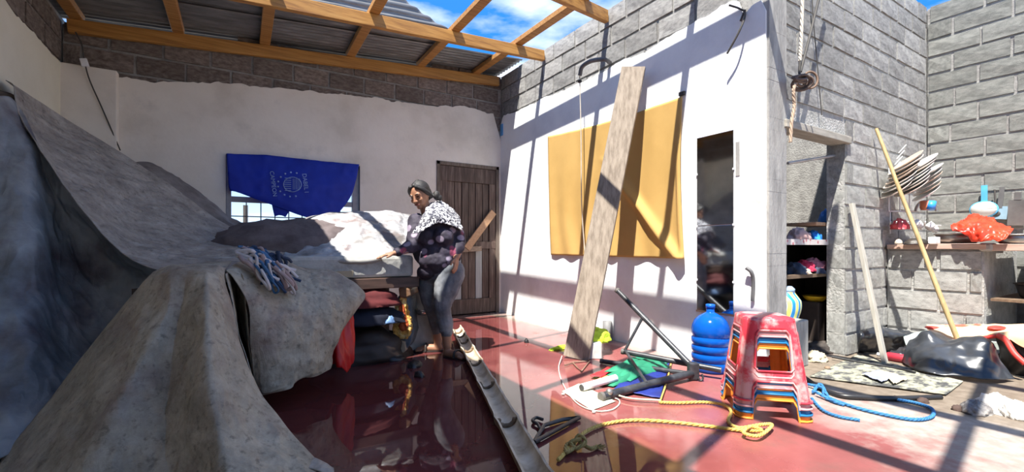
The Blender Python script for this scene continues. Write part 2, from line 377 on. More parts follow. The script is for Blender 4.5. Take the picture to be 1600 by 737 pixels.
# ------------------------------------------------------------------ walls
UNIT = []
def unit_blocks():
    rnd = random.Random(3)
    for k in range(6):
        bm = bmesh.new(); bmesh.ops.create_cube(bm, size=1.0)
        bmesh.ops.subdivide_edges(bm, edges=list(bm.edges), cuts=1, use_grid_fill=True)
        for v in bm.verts:
            c = [abs(q) > .49 for q in v.co]
            if sum(c) >= 2:
                v.co.x *= .985-.02*rnd.random(); v.co.z *= .97-.05*rnd.random(); v.co.y *= .96-.06*rnd.random()
            else: v.co.y *= 1+.04*rnd.random()
        me = bpy.data.meshes.new('block'); bm.to_mesh(me); bm.free(); UNIT.append(me)
unit_blocks()
UM = {}
def unit(k, m):
    if (k, m.name) not in UM:
        me = UNIT[k].copy(); me.materials.append(m); UM[(k, m.name)] = me
    return UM[(k, m.name)]
def courses(parent, org, axis, nrm, length, z0, z1, m, skip=(), seed=1, bl=.40, ch=.20, thick=.15, proud=.008, joint=.016, jit=.003, phase=0.0, keep=None):
    """lay blocks along axis from org; nrm = outward normal of the seen face (face plane passes through org)"""
    rnd = random.Random(seed); axis = Vector(axis); nrm = Vector(nrm); org = Vector(org)
    rot = Matrix((axis, nrm, UP)).transposed().to_euler()
    nz = int(round((z1-z0)/ch))
    for r in range(nz):
        za = z0+r*ch; zb = min(z1, za+ch); s = -(phase+((r % 2)*.5))*bl + rnd.uniform(-.02, .02)
        while s < length-1e-4:
            e = s+bl*rnd.uniform(.95, 1.04); a = max(0, s); b = min(length, e)
            segs = [(a, b)]
            for (h0, h1, y0, y1) in skip:
                if zb > y0+.02 and za < y1-.02:
                    ns = []
                    for (p, q) in segs:
                        if q <= h0 or p >= h1: ns.append((p, q)); continue
                        if p < h0: ns.append((p, h0))
                        if q > h1: ns.append((h1, q))
                    segs = ns
            for (p, q) in segs:
                if q-p < .05: continue
                if keep and not keep((p+q)/2, (za+zb)/2, zb): continue
                o = bpy.data.objects.new('block', unit(rnd.randrange(6), m)); COL.objects.link(o); o.parent = parent
                j = rnd.uniform(-jit, jit)
                c = org+axis*((p+q)/2)+UP*((za+zb)/2-org.z)+nrm*(proud-thick/2+j)
                o.location = c-WL[parent]; o.rotation_euler = rot; o.scale = (q-p-joint*rnd.uniform(.6,1.3), thick, zb-za-joint*rnd.uniform(.6,1.3))
            s = e
def plaster(axis_pts, topf, holes, thick, nrm, step=.035):
    """rendered coat: strips from z=0 to a broken top line, with holes; axis_pts = (start, end) on the wall face"""
    a, b = Vector(axis_pts[0]), Vector(axis_pts[1]); L = (b-a).length; ax = (b-a)/L; nrm = Vector(nrm); mb = MB()
    xs = set(); k = int(L/step)
    for i in range(k+1): xs.add(round(L*i/k, 4))
    for h in holes: xs.add(round(h[0], 4)); xs.add(round(h[1], 4))
    xs = sorted(x for x in xs if -1e-6 <= x <= L+1e-6)
    P = lambda s, z, d: a+ax*s+Vector((0,0,z))+nrm*d
    for s0, s1 in zip(xs, xs[1:]):
        if s1-s0 < 1e-4: continue
        mid = (s0+s1)/2; segs = [[(0, 0), (topf(s0), topf(s1))]]
        for (h0, h1, z0, z1) in holes:
            if h0 <= mid <= h1:
                new = []
                for lo, hi in segs:
                    if z0 > lo[0]+1e-4: new.append([lo, (z0, z0)])
                    if z1 < hi[0]-1e-4: new.append([(z1, z1), hi])
                segs = new
        for lo, hi in segs:
            mb.add([P(s0,lo[0],0),P(s1,lo[1],0),P(s1,hi[1],0),P(s0,hi[0],0),P(s0,lo[0],thick),P(s1,lo[1],thick),P(s1,hi[1],thick),P(s0,hi[0],thick)],
                   [(4,5,6,7),(3,7,6,2),(0,1,5,4),(0,4,7,3),(1,2,6,5)])
    return mb
def jag(seed, amp):
    return lambda s: amp*(noise.noise(Vector((s*3.1, seed, 0)))*1.0+noise.noise(Vector((s*9.7, seed, 3)))*.6+noise.noise(Vector((s*27, seed, 5)))*.35)
def lerp_pts(pts):
    def f(s):
        if s <= pts[0][0]: return pts[0][1]
        for (a, b), (c, d) in zip(pts, pts[1:]):
            if s <= c: return b+(d-b)*(s-a)/(c-a)
        return pts[-1][1]
    return f
# back wall: core with window and door openings, plaster, blocks above
WIN = (-.10-LX, 1.28-LX, .86, 1.93); DOOR = (2.27-LX, 3.23-LX, 0, 2.10)
def core(parent_name, org, axis, nrm, L, H, T, holes, m):
    """wall body as strips between openings, slightly behind the block faces"""
    xs = sorted({0, L}|{h[0] for h in holes}|{h[1] for h in holes}); mb = MB(); org = Vector(org); axis = Vector(axis); nrm = Vector(nrm)
    M = Matrix((axis, nrm, UP)).transposed().to_4x4(); M.translation = org
    for s0, s1 in zip(xs, xs[1:]):
        mid = (s0+s1)/2; segs = [(0, H)]
        for (h0, h1, z0, z1) in holes:
            if h0 <= mid <= h1:
                segs = [q for lo, hi in segs for q in ((lo, min(hi, z0)), (max(lo, z1), hi)) if q[1]-q[0] > 1e-3]
        for lo, hi in segs: mb.box((s0, -T, lo), (s1, -.012, hi), M=M)
    return struct(mb.build(parent_name, m, weld=False))
LB = WX-LX
wall_back = core('wall_back', (LX,BY,0), (1,0,0), (0,-1,0), LB+.15, 2.88, .16, [WIN, DOOR], M_mortar)
wg = MB(); _t = lambda x: 3.0+.08*x+.10
wg.add([(LX,BY+.012,2.88),(WX+.15,BY+.012,2.88),(WX+.15,BY+.16,2.88),(LX,BY+.16,2.88),(LX,BY+.012,_t(LX)),(WX+.15,BY+.012,_t(WX)),(WX+.15,BY+.16,_t(WX)),(LX,BY+.16,_t(LX))], [(0,3,2,1),(4,5,6,7),(0,1,5,4),(1,2,6,5),(2,3,7,6),(3,0,4,7)])
wg.build('wall_head', M_mortar, wall_back)
tb = lerp_pts([(0,2.60),(.66,2.58),(1.4,2.70),(1.9,2.74),(2.7,2.78),(3.4,2.82),(4.2,2.89),(4.5,2.86),(4.64,2.45)]); jb = jag(1.3, .035)
pb = plaster(((LX,BY,0),(WX,BY,0)), lambda s: tb(s)+jb(s), [WIN, DOOR], .018, (0,-1,0))
pb.build('plaster', M_cream, wall_back)
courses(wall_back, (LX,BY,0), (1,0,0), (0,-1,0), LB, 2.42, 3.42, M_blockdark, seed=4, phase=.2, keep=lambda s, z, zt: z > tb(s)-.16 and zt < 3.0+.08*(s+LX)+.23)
# left wall
LYF = -2.2
wall_left = core('wall_left', (LX,LYF,0), (0,1,0), (1,0,0), BY-LYF+.15, 3.055, .16, [], M_mortar)
tl = lerp_pts([(0,2.70),(BY-LYF-1.6,2.62),(BY-LYF,2.60)]); jl = jag(5.3, .03)
plaster(((LX,LYF,0),(LX,BY,0)), lambda s: tl(s)+jl(s), [], .018, (1,0,0)).build('plaster', M_creamleft, wall_left)
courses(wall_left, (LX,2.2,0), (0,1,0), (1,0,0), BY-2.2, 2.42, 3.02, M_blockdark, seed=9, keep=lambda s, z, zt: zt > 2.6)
# small pier in the back-left corner, cream on its face
pier = struct(MB().box((LX,BY-.12,0),(LX+.40,BY-.018,2.6)).build('trim_1', M_cream, bevel=.008))
# right wall with plaster, blocks above, concrete column at its end
CY1 = FY+.012
wall_front_added = core('wall_front_added', (LX,LYF,0), (1,0,0), (0,1,0), 4.0, 2.9, .16, [(1.6,2.7,0,2.1)], M_creamleft)  # unseen wall added behind the camera to dim and warm the left side
wall_right = core('wall_right', (WX,CY1,0), (0,1,0), (-1,0,0), BY-CY1+.15, 3.40, .16, [], M_mortar)
tr_ = lerp_pts([(0,2.66),(.03,2.74),(.10,2.75),(.17,2.70),(.22,2.86),(.8,2.80),(2.0,2.77),(3.2,2.80),(3.75,2.82),(BY-CY1,2.70)]); jr = jag(8.1, .03)
plaster(((WX,CY1,0),(WX,BY,0)), lambda s: tr_(s)+jr(s), [], .018, (-1,0,0)).build('plaster', M_white, wall_right)
courses(wall_right, (WX,BY,0), (0,-1,0), (-1,0,0), BY-CY1-.20, 2.62, 3.42, M_block, seed=12, phase=.3, keep=lambda s, z, zt: zt > 2.74)
colm = MB()
for i in range(40):      # rough-cast column, edges slightly ragged
    z0 = i*.09; z1 = z0+.09; j = .002*noise.noise(Vector((z0*6, 2, 0)))
    colm.box((WX-.004+j, FY-.006+j, z0), (WX+.23+j, FY+.15, z1))
column = struct(colm.build('wall_column', M_conc))
# kitchen wall (faces the camera) with doorway
DX0, DX1 = .23, AY(1322,400,FY).x-WX
ZL = 1.90
wall_kitchen = core('wall_kitchen', (WX,FY,0), (1,0,0), (0,-1,0), RX-WX+.15, 3.53, .15, [(DX0, DX1, 0, ZL)], M_mortarlight)
courses(wall_kitchen, (WX+.23,FY,0), (1,0,0), (0,-1,0), RX-WX-.23, 0, 3.553, M_block, skip=[(0, DX1-.23, 0, ZL)], seed=21, proud=.004, jit=.004, ch=.187, bl=.385, joint=.014, keep=lambda s, z, zt: z > 1.75)
courses(wall_kitchen, (WX+.23,FY,0), (1,0,0), (0,-1,0), RX-WX-.23, 0, 1.87, M_blocklight, skip=[(0, DX1-.23, 0, ZL)], seed=22, proud=.005, jit=.005, ch=.187, bl=.385, joint=.015)
# doorway jamb blocks
courses(wall_kitchen, (WX+DX1,FY+.15,0), (0,-1,0), (-1,0,0), .15, 0, 1.87, M_blocklight, seed=5, thick=.10, proud=.004, ch=.187, bl=.5)
# far right wall
wall_far = core('wall_far_right', (RX,FY,0), (0,-1,0), (-1,0,0), 3.2, 3.53, .15, [], M_mortar)
courses(wall_far, (RX,FY,0), (0,-1,0), (-1,0,0), 1.9, 0, 3.553, M_blockgreen, seed=31, proud=.005, ch=.187, bl=.42, joint=.015, jit=.005, keep=lambda s, z, zt: z > .5)
# store room behind the doorway
IY = 2.95
wall_store = core('wall_store_back', (WX+.16,IY,0), (1,0,0), (0,-1,0), 2.5, 2.5, .15, [], M_mortar)
courses(wall_store, (WX+.16,IY,0), (1,0,0), (0,-1,0), 1.75, 0, 2.43, M_blockgreen, seed=41, proud=.010, ch=.187, keep=lambda s, z, zt: z > .9)
wall_store2 = struct(MB().box((5.4,FY+.15,0),(5.55,IY,2.5)).build('wall_store_side', M_mortar))
# ------------------------------------------------------------------ roof: rafters, purlins, corrugated sheets
M_wood = mat('new_pine', [(.30,.13,.035),(.42,.20,.055),(.50,.26,.08)], rough=.6, sc=3, stretch=(.6,14,14), bump=.0008, bsc=20)
M_wood2 = mat('new_pine_rafter', [(.30,.13,.032),(.46,.22,.05),(.54,.28,.075)], rough=.6, sc=3, stretch=(.6,14,14), bump=.0008, bsc=20)
M_zinc = mat('galvanised_sheet', [(.13,.133,.135),(.19,.192,.195),(.26,.263,.265)], rough=.42, sc=5, metal=.4, stretch=(.6,3,3))
zb = lambda x: 3.0+.08*x               # underside of the rafters
RH, RW, PH, PW = .125, .055, .06, .10
def rafter(y_right, m, x0, x1, label):
    f = lambda x: (x, y_right-m*(WX-x), zb(x)+RH/2)
    o = MB().beam(f(x0), f(x1), RW, RH).build('rafter', M_wood2); tag(o, label, 'rafter', 'pine roof rafters'); return o
rafter(BY-.05, 0.0, LX+.05, 3.20, 'orange pine rafter running along the top of the back wall')
rafter(4.55, .05, LX+.05, 3.25, 'sunlit pine rafter crossing the roof in front of the grey sheets')
rafter(3.44, .20, LX+.05, 3.25, 'pine rafter ending at the block wall at the top edge of the photo')
rafter(2.36, .24, LX+.05, 3.25, 'pine rafter above the yellow curtain that stripes the white wall with shade')
rafter(1.27, .26, LX+.05, 3.60, 'pine rafter overhead that shades the yellow rope on the floor')
rafter(.15, .14, LX+.05, 3.60, 'pine rafter overhead nearest the camera')
def purlin(xb, xf, y0, y1, label):
    z = lambda x: zb(x)+RH+PH/2
    o = MB().beam((xf, y0, z(xf)), (xb, y1, z(xb)), PW, PH).build('purlin', M_wood); tag(o, label, 'purlin', 'pine roof purlins'); return o
PP = [(-1.25,-1.25,'dark pine purlin along the left wall under the roof sheets'), (-.50,-.50,'leftmost cross purlin seen between the two long rafters'), (.26,.22,'pine purlin under the sheets above the left half of the window'),
      (1.16,1.06,'pine purlin under the sheets above the right half of the window'), (2.04,1.96,'pine purlin reaching out to the blue sky above the wooden door'), (2.84,3.00,'rightmost pine purlin reaching out to the blue sky beside the block wall')]
for xb, xf, lb in PP: purlin(xb, xf, -1.2, BY-.02, lb)
def sheet(x0, x1, y0, y1, label, lift=None, trim=None, nx=60):
    """corrugations run down the slope (along x)"""
    wl, am = .076, .010; ny = max(8, int((y1-y0)/wl*6)); P = []
    for i in range(nx+1):
        row = []
        for j in range(ny+1):
            y = y0+(y1-y0)*j/ny
            xe0, xe1 = (x0, x1) if trim is None else trim(y)
            x = xe0+(xe1-xe0)*i/nx
            z = zb(x)+RH+PH+.014+am*math.sin(2*PI*y/wl)+.004*noise.noise(Vector((x*2, y*2, 0)))
            if lift: z += lift(x, y)
            row.append(Vector((x, y, z)))
        P.append(row)
    o = MB().grid(P).build('roof_sheet', M_zinc, solid=.0012); tag(o, label, 'roof sheet', 'corrugated roof sheets'); return o
sheet(LX-.1, 3.27, 5.05, BY+.12, 'long grey corrugated sheet directly above the back wall')
sheet(LX-.1, 2.05, 4.62, 5.13, 'grey corrugated sheet lapped over the back row, its near edge open to the sky', lift=lambda x, y: .022)
def torn_sheet():
    """blown up off its purlins: rises from the rafter and leans back, right edge torn on a slant"""
    P = []; nx, ny = 60, 60
    for i in range(nx+1):
        row = []
        for j in range(ny+1):
            h = .92*j/ny; xe = 2.02-.50*min(1, h/.25)**.8-.9*max(0, h-.25); x = -.6+(xe+.6)*i/nx
            wv = .011*math.sin(2*PI*h/.076)
            y = 4.63+.10*h+.34*h*h; z = zb(x)+RH+PH+.03+h*(.35+.65*min(1, max(0, (x+.6)/1.2)))
            row.append(Vector((x, y-wv, z+wv*.4+.01*noise.noise(Vector((x*2, h*3, 4))))))
        P.append(row)
    o = MB().grid(P).build('roof_sheet', M_zinc, solid=.0012); tag(o, 'wind-curled corrugated sheet torn up beyond the sunlit rafter', 'roof sheet', 'corrugated roof sheets')
torn_sheet()
sheet(LX-.1, -.26, 2.86, 4.66, 'corrugated sheet on the left slope behind the tarpaulin', lift=lambda x, y: .02)
sheet(LX-.1, .22, 1.30, 2.92, 'corrugated sheet on the left slope above the front tarpaulin', lift=lambda x, y: .035)
sheet(LX-.1, .22, -.30, 1.36, 'corrugated sheet on the left slope above the camera', lift=lambda x, y: .02)
sheet(LX-.1, .22, -1.9, -.24, 'corrugated sheet on the left slope behind the camera', lift=lambda x, y: .035)
# ------------------------------------------------------------------ window with bars
M_frame = plain('grey_window_frame', (.30,.30,.31), .6, bump=.001)
M_bar = plain('thin_dark_bar', (.10,.10,.11), .5)
wx0, wx1, wz0, wz1 = WIN[0]+LX, WIN[1]+LX, WIN[2], WIN[3]
wf = MB(); 
for lo, hi in (((wx0,wz0),(wx0+.05,wz1)), ((wx1-.08,wz0),(wx1,wz1)), ((wx0,wz1-.05),(wx1,wz1)), ((wx0,wz0),(wx1,wz0+.05))): wf.box((lo[0],BY+.02,lo[1]),(hi[0],BY+.09,hi[1]))
win = struct(wf.build('window_1', M_frame, bevel=.006))
zt = AY(400,312,BY).z
MB().box((wx0+.05,BY+.03,zt-.03),(wx1-.08,BY+.08,zt+.03)).build('transom', M_frame, win)
for i in range(1, 9):
    x = wx0+.05+(wx1-.13-wx0)*i/9
    MB().tube([(x,BY+.06,wz0+.05),(x,BY+.06,zt)], .006, 6).build('bar', M_bar, win)
for k, z in enumerate((wz0+.24, wz0+.42)):
    MB().tube([(wx0+.05,BY+.068,z),(wx1-.08,BY+.068,z)], .006, 6).build('bar', M_bar, win)
rl = thing('rail_fence', 'white horizontal rail on a dark post outside the barred window', 'fence', (.5,8.4,0))
M_wpaint = plain('white_paint', (.75,.76,.78), .5)
for z in (1.22, 1.08): MB().beam((-1.2,8.4,z),(2.6,8.4,z), .05, .07).build('rail', M_wpaint, rl)
for x in (-1.0, .12, 2.4): MB().beam((x,8.46,-.25),(x,8.46,1.62 if x == .12 else 1.3), .07, .07, up=(0,1,0)).build('post', plain('dark_post', (.12,.10,.09), .8), rl)
# ------------------------------------------------------------------ door
M_door = mat('old_brown_door_wood', [(.055,.033,.026),(.095,.06,.048),(.16,.115,.095)], rough=.65, sc=4, stretch=(9,9,.7), bump=.001, bsc=30, rand=.15)
M_doorgrey = mat('bare_grey_board', [(.30,.31,.31),(.38,.39,.39)], rough=.7, sc=4, stretch=(9,9,.7), bump=.001)
dx0, dx1, dz1 = DOOR[0]+LX, DOOR[1]+LX, DOOR[3]
dr = MB()
for lo, hi in (((dx0,0),(dx0+.05,dz1)), ((dx1-.05,0),(dx1,dz1)), ((dx0,dz1-.05),(dx1,dz1))): dr.box((lo[0],BY-.03,lo[1]),(hi[0],BY+.08,hi[1]))
door = struct(dr.build('door_1', mat('door_frame_wood', [(.10,.075,.06),(.20,.16,.13)], rough=.8, sc=6, stretch=(6,6,.8)), bevel=.006))
a, b = dx0+.055, dx1-.055
for nm, lo, hi in (('stile',(a,.02),(a+.11,dz1-.055)), ('stile',(b-.10,.02),(b,dz1-.055)), ('rail',(a,dz1-.26),(b,dz1-.055)), ('rail',(a,.02),(b,.22)), ('rail',(a,.92),(b,1.02))):
    MB().box((lo[0],BY-.015-(.004 if nm == 'rail' else 0),lo[1]),(hi[0],BY+.03,hi[1])).build(nm, M_door, door, bevel=.004)
pw = (b-a-.21)/6
for i in range(6):
    x = a+.11+pw*i
    MB().box((x+.004,BY+.0+.004*(i%2),1.02),(x+pw-.004,BY+.035,dz1-.26)).build('plank', M_door, door, bevel=.004)
    MB().box((x+.004,BY+.0+.004*(i%2),.22),(x+pw-.004,BY+.035,.92)).build('plank', M_doorgrey if i in (1,4) else M_door, door, bevel=.004)
MB().box((dx0,BY+.09,0),(dx1,BY+.11,dz1)).build('backing', M_door, door)
M_raw = mat('raw_sawn_board', [(.42,.24,.13),(.55,.34,.20)], rough=.7, sc=4, stretch=(8,1,8), bump=.0008)
o = MB().beam(AY(729,388,BY-.06), AY(771,331,BY-.06), .10, .03, up=(0,-1,0)).build('board', M_raw); tag(o, 'short raw pine board nailed diagonally across the door', 'board')
o = MB().beam(AY(700,391,BY-.045), AY(752,388,BY-.045), .07, .03, up=(0,-1,0)).build('board', mat('grey_sawn_board', [(.25,.18,.13),(.35,.27,.2)], rough=.8, sc=4, stretch=(8,1,8))); tag(o, 'short weathered bar lying level across the middle of the door', 'board')
# ------------------------------------------------------------------ things on the right wall
M_curt = mat('mustard_cloth', [(.56,.345,.105),(.64,.40,.13)], rough=.85, sc=2, trans=.12, bump=.0006, bsc=200)
def make_curtain():
    c = [AX(856,213,WX-.035), AX(1066,151,WX-.035), AX(1072,404,WX-.045), AX(861,398,WX-.035)]
    nu, nv = 70, 90; P = []
    for i in range(nu+1):
        s = i/nu; row = []
        for j in range(nv+1):
            t = j/nv
            p = (c[0]*(1-t)+c[1]*t)*(1-s)+(c[3]*(1-t)+c[2]*t)*s
            p.z -= .030*math.sin(PI*t)*(1-s)
            if t > .97: p.y += .025*math.sin(s*PI)
            # vertical soft folds and one strong diagonal pull towards the lower right corner
            h = .010*math.sin(t*38+2*math.sin(s*3))*(.35+.65*s)+.012*noise.noise(Vector((t*9, s*1.6, 1)))
            q = (t-.60)-(s-.42)*.62
            if s > .25: h += .07*math.exp(-(q/.030)**2)*min(1, (s-.25)*5)*(1-.3*s)
            h += .03*math.exp(-((t-.985)/.02)**2)*s
            p.x -= max(-.015, h)
            row.append(p)
        P.append(row)
    o = MB().grid(P).build('curtain', M_curt, solid=.003)
    tag(o, 'mustard yellow cloth pinned flat on the sunlit white wall', 'curtain')
make_curtain()
o = MB().box(tuple(AX(1066,146,WX-.03)-Vector((.01,.025,.015))), tuple(AX(1066,146,WX-.03)+Vector((.015,.03,.015)))).build('nail_clip', plain('black_rubber', (.02,.02,.02), .5)); tag(o, 'small black clip at the top right corner of the mustard cloth', 'clip')
# weathered plank leaning against the wall
M_plank = mat('weathered_plank', [(.18,.142,.108),(.26,.212,.165),(.32,.265,.21)], rough=.85, sc=3, stretch=(12,12,.8), bump=.0015, bsc=25)
pa = G(903,560); pt = AX(990,106,WX-.14)
pa = pa+Vector((-.02,0,.005))
o = MB().beam(pa, pt, .215, .045, up=(-1,-.75,.2)).build('plank', M_plank); tag(o, 'tall weathered plank leaning on the white wall across the mustard cloth', 'plank')
# mirror strip: two glued panes
def mirror_mat():
    m = mat('old_mirror', [(.50,.51,.53),(.60,.61,.62)], rough=.06, sc=8, metal=1.0)
    return m
y0, y1 = AX(1092,300,WX).y, AX(1149,300,WX).y; z0, z1 = AX(1120,487,WX).z, AX(1120,210,WX).z; zm = AX(1120,352,WX).z
mr_ = thing('mirror', 'tall dark mirror in two panes fixed to the white wall behind the water jug', 'mirror', (WX-.02,(y0+y1)/2,z0))
for (q0, q1) in ((z0, zm-.002), (zm+.002, z1)): MB().box((WX-.026,y1,q0),(WX-.0185,y0,q1)).build('pane', mirror_mat(), mr_, bevel=.002)
MB().box((WX-.03,y1-.006,z0-.015),(WX-.0185,y0+.006,z0)).build('edge_strip', M_raw, mr_)
for z in (z0+.25, zm, z1-.3):
    for y in (y0, y1): MB().box((WX-.03,y-.006,z-.008),(WX-.0185,y+.006,z+.008)).build('clip', M_wpaint, mr_)
# bent conduit stub and hanging cord on the wall
M_pvc = plain('grey_conduit', (.12,.12,.125), .5)
M_black = plain('black_plastic', (.02,.02,.022), .4)
M_cordw = plain('pale_cord', (.55,.50,.42), .8)
o = MB().tube(spline([AX(953,98,WX-.01), AX(945,93,WX-.10), AX(925,95,WX-.16), AX(910,104,WX-.16), AX(906,118,WX-.15)], 20), .022, 10).build('conduit', M_pvc); tag(o, 'bent grey conduit stub sticking out of the block wall', 'pipe')
cd = thing('string', 'thin pale cord hanging from a black knot in front of the mustard cloth', 'cord', AX(908,400,WX-.12))
MB().tube(spline([AX(906,118,WX-.15), AX(906,127,WX-.14), AX(908,220,WX-.13), AX(909,320,WX-.12), AX(914,398,WX-.11)], 30), .006, 6).build('strand', M_cordw, cd)
MB().ball(AX(906,127,WX-.14), (.024,.024,.018)).build('knot', M_black, cd)
# reinforcing bars poking out above the plaster
rb = thing('rebar_stub', 'bent reinforcing bars poking out of the top of the white wall', 'rebar', AX(1165,16,WX-.03))
M_iron = plain('dark_iron', (.06,.055,.05), .7)
MB().tube(spline([AX(1164,18,WX-.02), AX(1163,30,WX-.07), AX(1152,55,WX-.10), AX(1136,84,WX-.10)], 16), .008, 6).build('bar', M_iron, rb)
MB().tube([AX(1165,18,WX-.01), AX(1152,12,WX-.05), AX(1139,8,WX-.08)], .007, 6).build('bar', M_iron, rb)
MB().tube([AX(1157,33,WX-.03), AX(1164,15,WX-.03)], .008, 6).build('bar', M_iron, rb)
o = MB().box((WX-.022,AX(1158,230,WX).y,AX(1155,275,WX).z),(WX-.0185,AX(1152,230,WX).y,AX(1155,222,WX).z)).build('cement_smear', M_conc); tag(o, 'narrow grey cement smear beside the mirror top', 'cement smear')
o = MB().tube(spline([AX(1176,470,WX-.03), AX(1177,440,WX-.03), AX(1174,425,WX-.05), AX(1166,418,WX-.06)], 16), .014, 8).build('hooked_pipe', M_pvc); tag(o, 'grey hooked pipe standing against the wall behind the stools', 'pipe')
o = MB().box((WX-.03,BY-.09,AX(782,214,WX).z),(WX-.018,BY-.02,AX(782,196,WX).z)).build('junction_box', plain('pale_blue_plastic', (.10,.32,.62), .4), bevel=.004); tag(o, 'small blue junction box in the corner above the door', 'junction box')
# wire with white connector in the back left corner
wr = thing('hanging_wire', 'thin wire with a white connector hanging in the dark back corner', 'wire', AY(150,200,BY-.12))
MB().tube(spline([AY(118,50,BY-.16), AY(128,70,BY-.16), AY(132,95,BY-.16), AY(140,125,BY-.15), AY(160,170,BY-.14), AY(188,235,BY-.10)], 30), .006, 6).build('strand', M_iron, wr)
MB().beam(AY(130,92,BY-.16), AY(134,104,BY-.16), .05, .035, up=(0,-1,0)).build('connector', M_wpaint, wr)
# blue printed cloth over the window
def blue_cloth():
    m = mat('royal_blue_cloth', [(.003,.022,.36),(.005,.035,.48)], rough=.6, sc=3, trans=.25)
    Yc = BY-.05
    top = [AY(354,240,Yc), AY(420,243,Yc), AY(500,252,Yc), AY(561,257,Yc)]
    r2 = [AY(356,268,Yc-.02), AY(420,280,Yc-.05), AY(500,284,Yc-.05), AY(556,280,Yc-.02)]
    r3 = [AY(358,292,Yc-.02), AY(418,306,Yc-.06), AY(490,318,Yc-.07), AY(547,308,Yc-.03)]
    r4 = [AY(361,296,Yc-.02), AY(420,318,Yc-.05), AY(490,342,Yc-.08), AY(527,334,Yc-.04)]
    o = cloth('window_cloth', [top, r2, r3, r4], 40, 60, m, amp=.022, sc=2.2, seed=4, thick=.003, fine=.35)
    tag(o, 'royal blue cloth with a faint printed crest hung across the window', 'cloth')
    # hanging tip
    t1 = [AY(423,312,Yc-.05), AY(440,320,Yc-.06), AY(455,326,Yc-.06)]
    t2 = [AY(427,330,Yc-.05), AY(440,335,Yc-.06), AY(450,333,Yc-.06)]
    t3 = [AY(429,338,Yc-.05), AY(438,336,Yc-.06), AY(446,339,Yc-.06)]
    cloth('tip', [t1, t2, t3], 10, 12, m, amp=.008, sc=6, seed=2, parent=o)
    # print: ring of dots, shield, two lines of lettering turned on their side
    mp_ = plain('faded_pale_print', (.22,.33,.62), .7)
    C0 = (456, 288); yp = Yc-.085
    for k in range(10):
        a = math.radians(70+k*24)
        p = AY(C0[0]+22*math.cos(a)*1.0, C0[1]-19*math.sin(a), yp); MB().ball(p, (.010,.003,.010), seg=6, rings=4).build('print_dot', mp_, o)
    for k in range(7):
        w = 5.5*math.sqrt(max(0, 1-((k-3)/3.7)**2)); yy = C0[1]-10+k*3.2
        MB().tube([AY(C0[0]-9-w*.6, yy, yp), AY(C0[0]-1, yy+.6, yp)], .0035, 5).build('crest_stripe', mp_, o)
    for k in range(5):
        MB().tube([AY(C0[0]+2+k*2.5, C0[1]-9, yp), AY(C0[0]+2+k*2.5, C0[1]+8, yp)], .0032, 5).build('crest_stripe', mp_, o)
    ring = [AY(C0[0]+1+14*math.cos(a)*(1 if abs(math.sin(a)) < .8 else .92), C0[1]+11.5*math.sin(a), yp) for a in [2*PI*k/24 for k in range(25)]]
    MB().tube(ring, .004, 5).build('crest_outline', mp_, o)
    def word(txt, u, v, size):
        cu = bpy.data.curves.new('print_word', 'FONT'); cu.body = txt; cu.size = size; cu.extrude = .001; cu.align_x = 'CENTER'; cu.align_y = 'CENTER'
        tmp = bpy.data.objects.new('tmp', cu); COL.objects.link(tmp); dg = bpy.context.evaluated_depsgraph_get(); me = bpy.data.meshes.new_from_object(tmp.evaluated_get(dg)); bpy.data.objects.remove(tmp)
        me.materials.append(mp_); q = bpy.data.objects.new('print_word', me); COL.objects.link(q); q.parent = o
        q.rotation_euler = (PI/2, PI/2-.12, 0); q.location = AY(u, v, yp)-WL[o]
    word('CAMPEON', 427, 287, .058); word('DABEL I', 477, 286, .062)
blue_cloth()
# ------------------------------------------------------------------ tarpaulins
M_tarp = mat('dirty_grey_tarpaulin', [(.17,.152,.135),(.33,.30,.265),(.50,.465,.42)], rough=.55, sc=6, bump=.004, bsc=30, trans=.06, detail=11, nrough=.78, pos=(.30,.70))
blotch(M_tarp, (.06,.05,.043), 26, .54, .66, 2, .55); crease_bump(M_tarp, 6, .010, (1,1,1.6)); blotch(M_tarp, (.42,.40,.37), 5, .56, .70, 8, .55)
M_tarpf = mat('muddy_tan_tarpaulin', [(.20,.174,.132),(.37,.325,.25),(.54,.485,.385)], rough=.6, sc=5, bump=.004, bsc=30, trans=.06, detail=11, nrough=.78, pos=(.30,.70))
blotch(M_tarpf, (.06,.05,.037), 28, .54, .66, 5, .55); crease_bump(M_tarpf, 5, .010, (1.3,1.3,.8)); blotch(M_tarpf, (.46,.42,.35), 6, .58, .72, 12, .5); blotch(M_tarpf, (.20,.12,.115), 2.2, .50, .68, 3, .5)
M_tarpb = mat('bluish_plastic_sheeting', [(.14,.15,.16),(.28,.305,.33),(.44,.475,.50)], rough=.45, sc=2.2, bump=.002, bsc=14, trans=.2, detail=6, pos=(.32,.66))
crease_bump(M_tarpb, 3.5, .022, (1.3,1.3,.5)); blotch(M_tarpb, (.075,.035,.045), 1.6, .50, .66, 4, .8)
M_clear = mat('cloudy_clear_plastic', [(.22,.20,.19),(.36,.36,.37),(.52,.53,.55)], rough=.4, sc=5, bump=.003, bsc=18, trans=.15, detail=8, pos=(.34,.62))
crease_bump(M_clear, 5, .015); blotch(M_clear, (.20,.13,.12), 3.5, .54, .66, 6, .7)
tp = thing('tarpaulin', 'big dirty grey tarpaulin sloping down from the left wall over covered furniture', 'tarpaulin', (-.6,3.2,0))
